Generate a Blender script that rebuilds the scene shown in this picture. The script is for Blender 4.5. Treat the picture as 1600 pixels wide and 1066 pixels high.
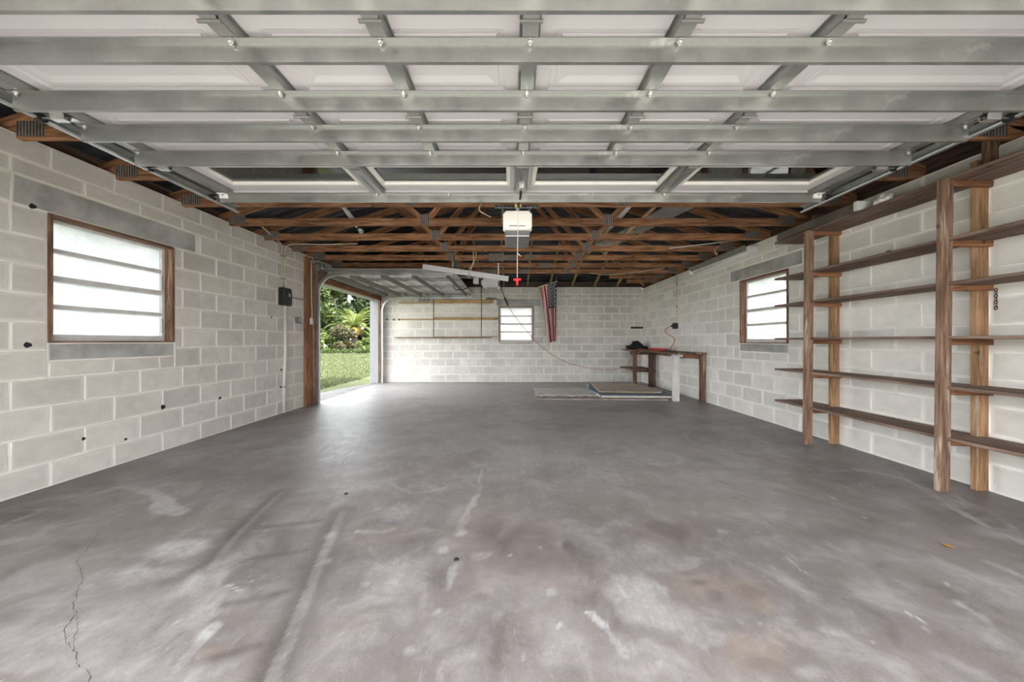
import bpy, bmesh, math, random
import numpy as np
from mathutils import Matrix, Vector, noise as mnoise

for o in list(bpy.data.objects):
    bpy.data.objects.remove(o, do_unlink=True)
SC = bpy.context.scene
COL = SC.collection
R = random.Random(7)
NR = np.random.RandomState(11)
PI = math.pi

# ---------------------------------------------------------------- camera
cam_d = bpy.data.cameras.new('camera')
cam_d.sensor_fit = 'HORIZONTAL'; cam_d.sensor_width = 36.0
cam_d.lens = 36.0 * 533.0 / 1600.0
cam_d.clip_start = 0.02; cam_d.clip_end = 500
cam = bpy.data.objects.new('camera', cam_d); COL.objects.link(cam)
cam.location = (0, 0, 1.088); cam.rotation_euler = (PI / 2, 0, 0)
SC.camera = cam

# ---------------------------------------------------------------- light and exposure
w = bpy.data.worlds.new('sky'); SC.world = w; w.use_nodes = True
nt = w.node_tree; nt.nodes.clear()
wo = nt.nodes.new('ShaderNodeOutputWorld'); bg = nt.nodes.new('ShaderNodeBackground')
bg.inputs['Color'].default_value = (0.94, 0.975, 1.0, 1); bg.inputs['Strength'].default_value = 1.0
nt.links.new(bg.outputs[0], wo.inputs[0])
sun_d = bpy.data.lights.new('sun', 'SUN'); sun_d.energy = 2.6; sun_d.angle = math.radians(3)
sun_d.color = (1.0, 0.96, 0.9)
sun = bpy.data.objects.new('sun', sun_d); COL.objects.link(sun)
sun.rotation_euler = Vector((0.55, -0.22, 0.95)).to_track_quat('Z', 'Y').to_euler()
SC.view_settings.view_transform = 'Standard'
SC.view_settings.look = 'None'
SC.view_settings.gamma = 1.0
SC.view_settings.use_curve_mapping = False
SC.view_settings.exposure = 3.02
SC.cycles.max_bounces = 14
SC.cycles.diffuse_bounces = 9
SC.cycles.sample_clamp_indirect = 6.0

# ---------------------------------------------------------------- helpers
WM = {}
def mesh(name, verts, faces, smooth=False):
    m = bpy.data.meshes.new(name)
    m.from_pydata([tuple(v) for v in verts], [], faces)
    m.validate(); m.update()
    if smooth:
        m.polygons.foreach_set('use_smooth', [True] * len(m.polygons))
    return m

def put(name, m, mat=None, parent=None, W=None, kind=None):
    o = bpy.data.objects.new(name, m)
    COL.objects.link(o)
    if mat is not None and m is not None and len(m.materials) == 0:
        m.materials.append(mat)
    W = W if W is not None else Matrix.Identity(4)
    if parent is not None:
        o.parent = parent
        o.matrix_basis = WM[parent.name].inverted() @ W
    else:
        o.matrix_basis = W
    WM[o.name] = W.copy()
    if kind: o['kind'] = kind
    return o

def thing(name, label, cat, loc=(0, 0, 0), group=None):
    o = bpy.data.objects.new(name, None); COL.objects.link(o)
    o.empty_display_size = 0.1
    W = Matrix.Translation(Vector(loc)); o.matrix_basis = W; WM[o.name] = W
    o['label'] = label; o['category'] = cat
    if group: o['group'] = group
    return o

def tag(o, label, cat, group=None):
    o['label'] = label; o['category'] = cat
    if group: o['group'] = group
    return o

def struct(name, label=None, loc=(0, 0, 0)):
    o = bpy.data.objects.new(name, None); COL.objects.link(o)
    W = Matrix.Translation(Vector(loc)); o.matrix_basis = W; WM[o.name] = W
    o['kind'] = 'structure'
    if label: o['label'] = label
    return o

def cbox_geo(sx, sy, sz, ch=0.0):
    """box centred on the origin, edges chamfered by ch"""
    hx, hy, hz = sx / 2, sy / 2, sz / 2
    if ch <= 0:
        v = [(x, y, z) for x in (-hx, hx) for y in (-hy, hy) for z in (-hz, hz)]
        f = [(0, 1, 3, 2), (4, 6, 7, 5), (0, 4, 5, 1), (2, 3, 7, 6), (0, 2, 6, 4), (1, 5, 7, 3)]
        return v, f
    ch = min(ch, hx * .45, hy * .45, hz * .45)
    v, idx = [], {}
    for a in (-1, 1):
        for b in (-1, 1):
            for c in (-1, 1):
                for ax in range(3):
                    p = [a * (hx - ch), b * (hy - ch), c * (hz - ch)]
                    p[ax] = (a * hx, b * hy, c * hz)[ax]
                    idx[(a, b, c, ax)] = len(v); v.append(tuple(p))
    f = []
    s4 = ((-1, -1), (1, -1), (1, 1), (-1, 1))
    for s in (-1, 1):
        fx = [idx[(s, p, q, 0)] for p, q in s4]; f.append(fx if s > 0 else fx[::-1])
        fy = [idx[(p, s, q, 1)] for p, q in s4]; f.append(fy[::-1] if s > 0 else fy)
        fz = [idx[(p, q, s, 2)] for p, q in s4]; f.append(fz if s > 0 else fz[::-1])
    for p in (-1, 1):
        for q in (-1, 1):
            e = [idx[(-1, p, q, 1)], idx[(1, p, q, 1)], idx[(1, p, q, 2)], idx[(-1, p, q, 2)]]
            f.append(e if p * q < 0 else e[::-1])
            e = [idx[(p, -1, q, 0)], idx[(p, 1, q, 0)], idx[(p, 1, q, 2)], idx[(p, -1, q, 2)]]
            f.append(e if p * q > 0 else e[::-1])
            e = [idx[(p, q, -1, 0)], idx[(p, q, 1, 0)], idx[(p, q, 1, 1)], idx[(p, q, -1, 1)]]
            f.append(e if p * q < 0 else e[::-1])
            for r_ in (-1, 1):
                t = [idx[(p, q, r_, 0)], idx[(p, q, r_, 1)], idx[(p, q, r_, 2)]]
                f.append(t if p * q * r_ > 0 else t[::-1])
    return v, f

def box(name, lo, hi, mat, parent=None, ch=0.003, kind=None):
    c = [(a + b) / 2 for a, b in zip(lo, hi)]
    v, f = cbox_geo(abs(hi[0] - lo[0]), abs(hi[1] - lo[1]), abs(hi[2] - lo[2]), ch)
    return put(name, mesh(name, v, f), mat, parent, Matrix.Translation(Vector(c)), kind)

_beam = {}
def frame_of(p0, p1, up=(0, 0, 1)):
    p0, p1 = Vector(p0), Vector(p1)
    x = (p1 - p0).normalized(); up = Vector(up)
    y = up.cross(x)
    if y.length < 1e-4: y = Vector((0, 1, 0)).cross(x)
    y.normalize(); z = x.cross(y)
    M = Matrix((x, y, z)).transposed().to_4x4(); M.translation = (p0 + p1) / 2
    return M, (p1 - p0).length

def beam(name, p0, p1, wy, hz, mat, parent=None, ch=0.003, up=(0, 0, 1), kind=None):
    """straight member whose local X runs along its length (grain follows it)"""
    M, L = frame_of(p0, p1, up)
    key = (round(L, 4), wy, hz, ch, mat.name)
    m = _beam.get(key)
    if m is None:
        v, f = cbox_geo(L, wy, hz, ch); m = _beam[key] = mesh(name, v, f)
    return put(name, m, mat, parent, M, kind)

def rotbox_world(name, W, size, mat, parent=None, ch=0.003):
    v, f = cbox_geo(*size, ch)
    return put(name, mesh(name, v, f), mat, parent, W)

def tube_geo(pts, r, n=8, cap=True):
    pts = [Vector(p) for p in pts]
    rs = r if isinstance(r, (list, tuple)) else [r] * len(pts)
    V, F = [], []
    t0 = (pts[1] - pts[0]).normalized()
    a = Vector((0, 0, 1)) if abs(t0.z) < 0.9 else Vector((1, 0, 0))
    nrm = t0.cross(a).normalized()
    for i, p in enumerate(pts):
        if i == 0: t = pts[1] - pts[0]
        elif i == len(pts) - 1: t = pts[-1] - pts[-2]
        else: t = (pts[i + 1] - pts[i]).normalized() + (pts[i] - pts[i - 1]).normalized()
        t.normalize()
        nrm = (nrm - t * nrm.dot(t)).normalized(); b = t.cross(nrm)
        for k in range(n):
            q = 2 * PI * k / n
            V.append(p + (nrm * math.cos(q) + b * math.sin(q)) * rs[i])
    for i in range(len(pts) - 1):
        for k in range(n):
            k2 = (k + 1) % n
            F.append((i * n + k, i * n + k2, (i + 1) * n + k2, (i + 1) * n + k))
    if cap:
        F.append(tuple(range(n))[::-1]); F.append(tuple((len(pts) - 1) * n + k for k in range(n)))
    return V, F

def tube(name, pts, r, mat, parent=None, n=8, smooth=True, kind=None):
    c = Vector((0, 0, 0))
    for p in pts: c += Vector(p)
    c /= len(pts)
    V, F = tube_geo([Vector(p) - c for p in pts], r, n)
    return put(name, mesh(name, V, F, smooth), mat, parent, Matrix.Translation(c), kind)

def smooth_path(pts, k=6):
    pts = [Vector(p) for p in pts]
    P = [pts[0] * 2 - pts[1]] + pts + [pts[-1] * 2 - pts[-2]]
    out = []
    for i in range(1, len(P) - 2):
        for j in range(k):
            t = j / k
            a, b, c, d = P[i - 1], P[i], P[i + 1], P[i + 2]
            out.append(0.5 * ((2 * b) + (c - a) * t + (2 * a - 5 * b + 4 * c - d) * t * t + (3 * b - a - 3 * c + d) * t ** 3))
    out.append(pts[-1])
    return out

def offset_poly(pts, t):
    """open 2-D polyline -> closed loop of thickness t (mitred)"""
    pts = [Vector((p[0], p[1])) for p in pts]
    L, Rr = [], []
    for i, p in enumerate(pts):
        d0 = (pts[i] - pts[i - 1]).normalized() if i > 0 else None
        d1 = (pts[i + 1] - pts[i]).normalized() if i < len(pts) - 1 else None
        if d0 is None: d0 = d1
        if d1 is None: d1 = d0
        n0 = Vector((-d0.y, d0.x)); n1 = Vector((-d1.y, d1.x))
        m = (n0 + n1).normalized(); s = 1 / max(0.35, m.dot(n0))
        L.append(p + m * s * t / 2); Rr.append(p - m * s * t / 2)
    return [tuple(q) for q in L], [tuple(q) for q in Rr]

def sheet_sweep(path, prof, t, plane):
    """sweep an open sheet profile; plane(pt, tangent_index, a, b) maps profile to 3-D; returns geometry"""
    L, Rr = offset_poly(prof, t)
    n = len(L)
    V, F = [], []
    for i in range(len(path)):
        for a, b in L + Rr: V.append(plane(i, a, b))
    m = 2 * n
    for i in range(len(path) - 1):
        o0, o1 = i * m, (i + 1) * m
        for k in range(n - 1):
            F.append((o0 + k, o0 + k + 1, o1 + k + 1, o1 + k))
            F.append((o0 + n + k, o1 + n + k, o1 + n + k + 1, o0 + n + k + 1))
        F.append((o0, o1, o1 + n, o0 + n)); F.append((o0 + n - 1, o0 + 2 * n - 1, o1 + 2 * n - 1, o1 + n - 1))
    for o0, rev in ((0, False), ((len(path) - 1) * m, True)):
        for k in range(n - 1):
            q = (o0 + k, o0 + n + k, o0 + n + k + 1, o0 + k + 1)
            F.append(q[::-1] if rev else q)
    return V, F

# ---------------------------------------------------------------- materials
def newmat(name):
    m = bpy.data.materials.new(name); m.use_nodes = True
    t = m.node_tree; t.nodes.clear()
    out = t.nodes.new('ShaderNodeOutputMaterial'); b = t.nodes.new('ShaderNodeBsdfPrincipled')
    t.links.new(b.outputs[0], out.inputs[0])
    return m, t, b, out

class G:
    def __init__(s, t): s.t = t
    def n(s, typ, **kw):
        x = s.t.nodes.new(typ)
        for k, v in kw.items(): setattr(x, k, v)
        return x
    def lk(s, a, b): s.t.links.new(a, b)
    def val(s, sock, v):
        if hasattr(v, 'is_linked') or isinstance(v, bpy.types.NodeSocket): s.lk(v, sock)
        else: sock.default_value = v
    def coord(s, kind='Object', scale=(1, 1, 1)):
        c = s.n('ShaderNodeTexCoord'); m = s.n('ShaderNodeMapping')
        s.lk(c.outputs[kind], m.inputs['Vector']); m.inputs['Scale'].default_value = scale
        return m.outputs[0]
    def noise(s, vec, scale, detail=3, rough=.55, dist=0.0):
        x = s.n('ShaderNodeTexNoise'); s.lk(vec, x.inputs['Vector'])
        x.inputs['Scale'].default_value = scale; x.inputs['Detail'].default_value = detail
        x.inputs['Roughness'].default_value = rough; x.inputs['Distortion'].default_value = dist
        return x.outputs['Fac']
    def math(s, op, a, b=0.0, c=None, clamp=False):
        x = s.n('ShaderNodeMath', operation=op, use_clamp=clamp)
        s.val(x.inputs[0], a); s.val(x.inputs[1], b)
        if c is not None: s.val(x.inputs[2], c)
        return x.outputs[0]
    def ss(s, v, lo, hi, a=0.0, b=1.0):
        x = s.n('ShaderNodeMapRange', interpolation_type='SMOOTHSTEP')
        s.val(x.inputs['Value'], v); x.inputs['From Min'].default_value = lo; x.inputs['From Max'].default_value = hi
        x.inputs['To Min'].default_value = a; x.inputs['To Max'].default_value = b
        return x.outputs[0]
    def mix(s, fac, a, b, blend='MIX'):
        x = s.n('ShaderNodeMix', data_type='RGBA', blend_type=blend)
        s.val(x.inputs['Factor'], fac)
        for sk, v in ((x.inputs[6], a), (x.inputs[7], b)):
            if isinstance(v, tuple): sk.default_value = (v[0], v[1], v[2], 1)
            else: s.lk(v, sk)
        return x.outputs[2]
    def bump(s, h, strength, dist, b):
        x = s.n('ShaderNodeBump'); s.lk(h, x.inputs['Height'])
        x.inputs['Strength'].default_value = strength; x.inputs['Distance'].default_value = dist
        s.lk(x.outputs[0], b.inputs['Normal'])
    def rnd(s):
        return s.n('ShaderNodeObjectInfo').outputs['Random']
    def loc(s):
        return s.n('ShaderNodeObjectInfo').outputs['Location']

def setc(b, c): b.inputs['Base Color'].default_value = (c[0], c[1], c[2], 1)

def plain(name, c, rough=.6, metal=0.0, var=.12, nscale=9.0, bump=0.0):
    m, t, b, _ = newmat(name); g = G(t)
    v = g.coord(); f = g.noise(v, nscale, 4)
    lo = tuple(x * (1 - var) for x in c); hi = tuple(min(1, x * (1 + var)) for x in c)
    g.lk(g.mix(g.ss(f, .3, .7), lo, hi), b.inputs['Base Color'])
    b.inputs['Roughness'].default_value = rough; b.inputs['Metallic'].default_value = metal
    if bump: g.bump(g.noise(v, nscale * 6, 3), bump, .01, b)
    return m

def wood(name, dark, light, pale=None, palefac=0.0, rough=.75, tone=.35):
    m, t, b, _ = newmat(name); g = G(t)
    co = g.coord('Object'); addv = g.n('ShaderNodeVectorMath', operation='ADD')
    sc = g.n('ShaderNodeVectorMath', operation='SCALE'); g.lk(g.loc(), sc.inputs[0]); sc.inputs['Scale'].default_value = 3.7
    g.lk(co, addv.inputs[0]); g.lk(sc.outputs[0], addv.inputs[1])
    st = g.n('ShaderNodeVectorMath', operation='MULTIPLY'); g.lk(addv.outputs[0], st.inputs[0]); st.inputs[1].default_value = (1.2, 16, 16)
    grain = g.noise(st.outputs[0], 2.6, 5, .6, .5)
    blot = g.noise(addv.outputs[0], 2.3, 3)
    c = g.mix(g.ss(grain, .34, .66), dark, light)
    lum = g.math('ADD', g.math('MULTIPLY', g.rnd(), tone), 1 - tone / 2)
    lum = g.math('MULTIPLY', lum, g.ss(blot, .25, .75, .78, 1.15))
    cc = g.n('ShaderNodeCombineColor'); [g.lk(lum, cc.inputs[i]) for i in range(3)]
    c = g.mix(1.0, c, cc.outputs[0], 'MULTIPLY')
    vo = g.n('ShaderNodeTexVoronoi'); g.lk(addv.outputs[0], vo.inputs['Vector']); vo.inputs['Scale'].default_value = 4.2
    knot = g.ss(vo.outputs['Distance'], .05, .10, 1.0, 0.0)
    c = g.mix(g.math('MULTIPLY', knot, .75), c, tuple(x * .25 for x in dark))
    if pale:
        pf = g.ss(g.noise(st.outputs[0], 1.1, 4, .7), .62 - palefac * .3, .75 - palefac * .3)
        c = g.mix(pf, c, pale)
    g.lk(c, b.inputs['Base Color']); b.inputs['Roughness'].default_value = rough
    b.inputs['Specular IOR Level'].default_value = .25
    g.bump(grain, .35, .004, b)
    return m

M = {}
M['truss'] = wood('truss_lumber', (.175, .078, .036), (.45, .235, .122), tone=.4)
M['newwood'] = wood('pale_lumber', (.34, .22, .11), (.56, .40, .22))
M['cleat'] = wood('tan_cleat_lumber', (.30, .19, .09), (.50, .35, .18))
M['shelf'] = wood('shelf_boards', (.13, .085, .066), (.29, .20, .155), (.36, .27, .21), .1)
M['post'] = wood('shelf_posts', (.13, .075, .05), (.30, .185, .125), (.50, .40, .32), .3)
M['wallpost'] = wood('shelf_wall_posts', (.20, .11, .055), (.39, .235, .13), (.5, .40, .29), .15)
M['oldwood'] = wood('weathered_lumber', (.14, .075, .05), (.30, .19, .14), (.42, .33, .27), .3)
M['darkwood'] = wood('dark_stained_lumber', (.06, .038, .032), (.15, .095, .075))
M['redwood'] = wood('reddish_lumber', (.17, .07, .035), (.36, .175, .09))
M['whitewood'] = wood('white_painted_lumber', (.62, .58, .56), (.78, .74, .72), tone=.05)

def galv(name, base, rough=.42, metal=.75):
    m, t, b, _ = newmat(name); g = G(t); v = g.coord('Object', (1, 1, 1))
    f = g.noise(v, 5, 5, .65); sp = g.n('ShaderNodeTexVoronoi'); g.lk(v, sp.inputs['Vector']); sp.inputs['Scale'].default_value = 45
    bl = g.ss(g.noise(v, 3.1, 6, .75, .6), .60, .72)
    c = g.mix(g.ss(f, .3, .72), tuple(x * .86 for x in base), tuple(min(1, x * 1.10) for x in base))
    c = g.mix(g.math('MULTIPLY', sp.outputs['Distance'], .25), c, tuple(min(1, x * 1.25) for x in base))
    c = g.mix(g.math('MULTIPLY', bl, .35), c, (.80, .81, .79))
    g.lk(c, b.inputs['Base Color']); b.inputs['Metallic'].default_value = metal
    g.lk(g.ss(f, .3, .7, rough - .08, rough + .12), b.inputs['Roughness'])
    return m
M['galv'] = galv('galvanised_steel', (.395, .40, .38), .38, .85)
M['galvdark'] = galv('galvanised_track', (.52, .54, .53), .36, .85)
def platemat():
    m, t, b, _ = newmat('truss_plate_steel'); g = G(t); v = g.coord('Object')
    wv = g.n('ShaderNodeTexWave', wave_type='BANDS', bands_direction='X'); g.lk(v, wv.inputs['Vector']); wv.inputs['Scale'].default_value = 14; wv.inputs['Distortion'].default_value = 1.5; wv.inputs['Detail Scale'].default_value = 20
    f = g.noise(v, 30, 3)
    c = g.mix(g.ss(wv.outputs['Fac'], .25, .8), (.10, .07, .05), (.36, .34, .31)); c = g.mix(g.ss(f, .5, .7, 0, .6), c, (.12, .07, .04))
    g.lk(c, b.inputs['Base Color']); b.inputs['Roughness'].default_value = .55; b.inputs['Metallic'].default_value = .35
    return m
M['plate'] = platemat()
M['galvshade'] = galv('shaded_strut_steel', (.27, .27, .25), .5, .4)  # darker steel copy; the shade on the side-door struts is in the colour
M['bolt'] = galv('zinc_bolts', (.75, .75, .72), .3, .9)
M['black'] = plain('black_metal', (.018, .018, .02), .5)
M['blackcloth'] = plain('black_cloth', (.010, .011, .016), .9, var=.4, bump=.4)
M['doorwhite'] = plain('white_door_skin', (.70, .675, .67), .45, var=.03, nscale=2)
M['doorframe'] = plain('cream_window_trim', (.82, .80, .73), .4, var=.03)
M['whiteplastic'] = plain('white_plastic', (.80, .80, .78), .35, var=.03)
M['pvc'] = plain('pvc_pipe', (.72, .69, .62), .4, var=.08, nscale=4)
M['dirtywhite'] = plain('weathered_white_paint', (.66, .63, .57), .6, var=.10, nscale=6)
M['greyplastic'] = plain('grey_plastic', (.16, .16, .165), .45, var=.05)
M['alu'] = plain('aluminium_frame', (.68, .66, .64), .45, .1, var=.08, nscale=14)
M['buck'] = wood('window_bucks', (.12, .06, .038), (.28, .165, .11), (.45, .33, .25), .2)
M['redcord'] = plain('red_cord', (.60, .07, .05), .55)
M['orangecord'] = plain('orange_cord', (.52, .17, .10), .55)
M['redplastic'] = plain('red_plastic', (.80, .03, .05), .35)
M['string'] = plain('pale_string', (.72, .62, .55), .8)
M['cable'] = plain('cream_cable', (.60, .54, .40), .5)
M['brass'] = plain('brass_fitting', (.70, .48, .20), .35, .6)
M['concreteplain'] = plain('grey_concrete', (.15, .142, .14), .85, var=.2, nscale=4, bump=.3)
M['whitewall'] = plain('white_exterior_paint', (.29, .29, .30), .7, var=.05)

# frosted glass: passes the daylight on, diffused, and shines a little
def frosted():
    m, t, b, out = newmat('frosted_glass'); g = G(t); t.nodes.remove(b)
    v = g.coord('Object', (1, 1, 1)); f = g.noise(v, 7, 5, .7); f2 = g.noise(v, 60, 2)
    c = g.mix(g.ss(f, .3, .7), (.50, .51, .52), (.60, .60, .605))
    tr = g.n('ShaderNodeBsdfTranslucent'); g.lk(c, tr.inputs['Color'])
    gl = g.n('ShaderNodeBsdfGlossy'); gl.inputs['Roughness'].default_value = .25
    gl.inputs['Color'].default_value = (.9, .9, .9, 1)
    mx = g.n('ShaderNodeMixShader'); mx.inputs[0].default_value = .06
    g.lk(tr.outputs[0], mx.inputs[1]); g.lk(gl.outputs[0], mx.inputs[2]); g.lk(mx.outputs[0], out.inputs[0])
    bp = g.n('ShaderNodeBump'); g.lk(f2, bp.inputs['Height']); bp.inputs['Strength'].default_value = .2; bp.inputs['Distance'].default_value = .002
    g.lk(bp.outputs[0], gl.inputs['Normal'])
    return m
M['frost'] = frosted()
def clearglass():
    m, t, b, out = newmat('clear_glass'); g = G(t); t.nodes.remove(b)
    tr = g.n('ShaderNodeBsdfTransparent'); tr.inputs['Color'].default_value = (.62, .65, .64, 1)
    gl = g.n('ShaderNodeBsdfGlossy'); gl.inputs['Roughness'].default_value = .02
    fr = g.n('ShaderNodeFresnel'); fr.inputs['IOR'].default_value = 1.7
    mx = g.n('ShaderNodeMixShader'); g.lk(fr.outputs[0], mx.inputs[0])
    g.lk(tr.outputs[0], mx.inputs[1]); g.lk(gl.outputs[0], mx.inputs[2]); g.lk(mx.outputs[0], out.inputs[0])
    return m
M['glass'] = clearglass()

def blockmat(name, lo, hi, mortar, grey=(.40, .40, .385)):
    m, t, b, _ = newmat(name); g = G(t)
    gc = g.n('ShaderNodeTexCoord'); sp = g.n('ShaderNodeSeparateXYZ'); g.lk(gc.outputs['Generated'], sp.inputs[0])
    ob = g.n('ShaderNodeVectorMath', operation='ADD'); g.lk(gc.outputs['Object'], ob.inputs[0])
    sc = g.n('ShaderNodeVectorMath', operation='SCALE'); g.lk(g.loc(), sc.inputs[0]); sc.inputs['Scale'].default_value = 1.0
    g.lk(sc.outputs[0], ob.inputs[1]); v = ob.outputs[0]
    dx = g.math('MULTIPLY', g.math('MINIMUM', sp.outputs[0], g.math('SUBTRACT', 1.0, sp.outputs[0])), .40)
    dz = g.math('MULTIPLY', g.math('MINIMUM', sp.outputs[2], g.math('SUBTRACT', 1.0, sp.outputs[2])), .20)
    e = g.math('MINIMUM', dx, dz)
    nz = g.noise(v, 11, 5, .65)
    e = g.math('ADD', e, g.math('MULTIPLY', g.math('SUBTRACT', nz, .5), .055))
    smear = g.ss(e, -.008, .026, 1.0, 0.0)
    big = g.noise(v, 1.3, 4, .6)
    c = g.mix(g.ss(nz, .25, .75), lo, hi)
    lum = g.math('MULTIPLY', g.math('ADD', g.math('MULTIPLY', g.rnd(), .17), .90), g.ss(big, .25, .75, .87, 1.08))
    cc = g.n('ShaderNodeCombineColor'); [g.lk(lum, cc.inputs[i]) for i in range(3)]
    c = g.mix(1.0, c, cc.outputs[0], 'MULTIPLY')
    gr = g.ss(g.noise(v, 2.2, 5, .7, .4), .60, .78)
    c = g.mix(g.math('MULTIPLY', gr, .55), c, grey)
    c = g.mix(g.math('MULTIPLY', smear, .85), c, mortar)
    vo = g.n('ShaderNodeTexVoronoi'); g.lk(v, vo.inputs['Vector']); vo.inputs['Scale'].default_value = 3.1
    spot = g.math('MULTIPLY', g.ss(vo.outputs['Distance'], .018, .035, 1, 0), g.ss(nz, .5, .6))
    c = g.mix(g.math('MULTIPLY', spot, .85), c, (.07, .06, .055))
    g.lk(c, b.inputs['Base Color']); b.inputs['Roughness'].default_value = .85; b.inputs['Specular IOR Level'].default_value = .2
    h = g.math('ADD', g.noise(v, 55, 4, .7), g.math('MULTIPLY', nz, 1.5))
    g.bump(h, .5, .0035, b)
    return m
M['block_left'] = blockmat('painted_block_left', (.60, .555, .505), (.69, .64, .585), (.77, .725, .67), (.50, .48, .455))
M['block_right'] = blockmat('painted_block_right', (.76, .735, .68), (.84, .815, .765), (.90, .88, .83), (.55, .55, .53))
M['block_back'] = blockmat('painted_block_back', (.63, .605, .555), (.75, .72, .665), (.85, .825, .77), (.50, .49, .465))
M['lintel'] = plain('bare_concrete_lintel', (.39, .38, .36), .85, var=.28, nscale=3.2, bump=.3)
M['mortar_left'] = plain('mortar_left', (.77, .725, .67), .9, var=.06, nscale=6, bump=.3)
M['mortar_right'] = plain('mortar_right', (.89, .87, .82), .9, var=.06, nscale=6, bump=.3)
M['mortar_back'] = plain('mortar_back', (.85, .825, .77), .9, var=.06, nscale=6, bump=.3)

# ================================================================ the setting
WX, YB, TH = 3.46, 9.06, 0.20
OPEN0, OPEN1, OPENZ = 6.0, 8.85, 2.15
EYE = 1.088

def vnoise(x, y, s, seed=0):
    """value noise on arrays (numpy)"""
    rs = np.random.RandomState(seed); g = rs.rand(256, 256)
    u, v = x * s + 40, y * s + 40
    i, j = np.floor(u).astype(int), np.floor(v).astype(int)
    fu, fv = u - i, v - j
    fu = fu * fu * (3 - 2 * fu); fv = fv * fv * (3 - 2 * fv)
    a, b = g[i % 256, j % 256], g[(i + 1) % 256, j % 256]
    c, d = g[i % 256, (j + 1) % 256], g[(i + 1) % 256, (j + 1) % 256]
    return (a * (1 - fu) + b * fu) * (1 - fv) + (c * (1 - fu) + d * fu) * fv
def fbm(x, y, s, seed=0, oct=4):
    t, a, n = 0, .5, 0
    for k in range(oct):
        t = t + a * vnoise(x, y, s * 2 ** k, seed + k); n += a; a *= .55
    return t / n
def sstep(a, b, x):
    t = np.clip((x - a) / (b - a), 0, 1); return t * t * (3 - 2 * t)

# stains, marks and painted glare on the slab, in metres
RAILR = [(-0.753,1.051),(-0.768,1.088),(-0.816,1.264),(-0.873,1.454),(-0.941,1.671),(-0.994,1.865),(-1.076,2.172)]
RAILL = [(-1.451,1.652),(-1.52,1.841),(-1.583,2.109),(-1.653,2.447)]
RUNGS = [[(-1.191,1.404),(-1.08,1.439),(-0.91,1.506)],[(-1.073,1.153),(-0.913,1.216),(-0.833,1.226)],[(-1.308,1.701),(-0.984,1.796)],[(-1.486,1.98),(-1.162,2.064)],[(-1.349,1.275),(-1.352,1.339)],[(-1.385,1.378),(-1.389,1.446)]]
WHITE = [(-1.752,1.796,0.202,0.139,0.9),(-1.727,1.598,0.21,0.088,0.75),(-1.423,1.58,0.083,0.181,0.7),(-1.253,1.439,0.059,0.114,0.6),(-1.565,1.264,0.142,0.094,0.6),(-1.631,1.144,0.15,0.068,0.5),(-1.18,1.144,0.258,0.09,0.45),(-2.194,1.58,0.208,0.129,0.4),(-1.509,1.298,0.438,0.261,0.4),(-1.722,1.953,0.11,0.079,0.5),(-0.516,1.598,0.15,0.176,0.55),(-0.285,1.358,0.041,0.038,0.95),(-0.264,1.598,0.027,0.123,0.7),(-0.346,1.774,0.033,0.043,0.6),(-0.211,1.126,0.015,0.048,0.8),(-0.345,1.211,0.059,0.04,0.55),(-0.151,1.181,0.075,0.053,0.5),(-0.701,2.172,0.122,0.13,0.5),(-0.157,1.742,0.052,0.042,0.5),(-0.067,1.365,0.02,0.026,0.5),(-0.941,1.671,0.031,0.039,0.6),(-1.021,1.889,0.043,0.043,0.55),(-0.559,1.242,0.163,0.106,0.35),(-2.131,4.056,0.457,0.737,0.75),(-1.613,3.372,0.316,0.392,0.6),(-2.218,3.694,0.277,0.471,0.5),(-1.15,2.555,0.383,0.158,0.4),(0.0,5.421,0.61,0.811,0.6),(-0.079,4.234,0.556,0.433,0.4),(0.514,4.567,0.514,0.36,0.4),(-0.622,3.314,0.075,0.095,0.8),(1.62,4.234,0.191,0.108,0.9),(1.161,3.515,0.106,0.128,0.75),(0.895,3.314,0.124,0.114,0.65),(0.81,2.698,0.182,0.226,0.6),(0.693,3.694,0.208,0.235,0.5),(0.534,1.483,0.139,0.106,0.75),(0.571,1.358,0.178,0.083,0.65),(0.472,1.153,0.015,0.014,1),(0.171,1.468,0.03,0.03,0.85),(0.714,1.286,0.121,0.068,0.5),(0.179,1.191,0.156,0.088,0.45),(0.438,1.167,0.197,0.07,0.4),(2.766,1.94,0.167,0.091,0.65),(1.861,1.425,0.037,0.032,0.75),(2.137,1.499,0.225,0.178,0.4),(2.184,2.125,0.02,0.023,1),(2.221,2.377,0.022,0.029,1),(1.559,1.275,0.017,0.02,0.9),(2.964,2.257,0.169,0.088,0.5),(2.515,2.736,0.205,0.103,0.4),(3.348,4.957,0.279,0.127,0.6),(0.989,1.122,0.084,0.03,0.4),(1.191,1.269,0.071,0.039,0.4),(2.476,3.473,0.195,0.125,0.3)]  # pale patches; the largest are painted glare
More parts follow.
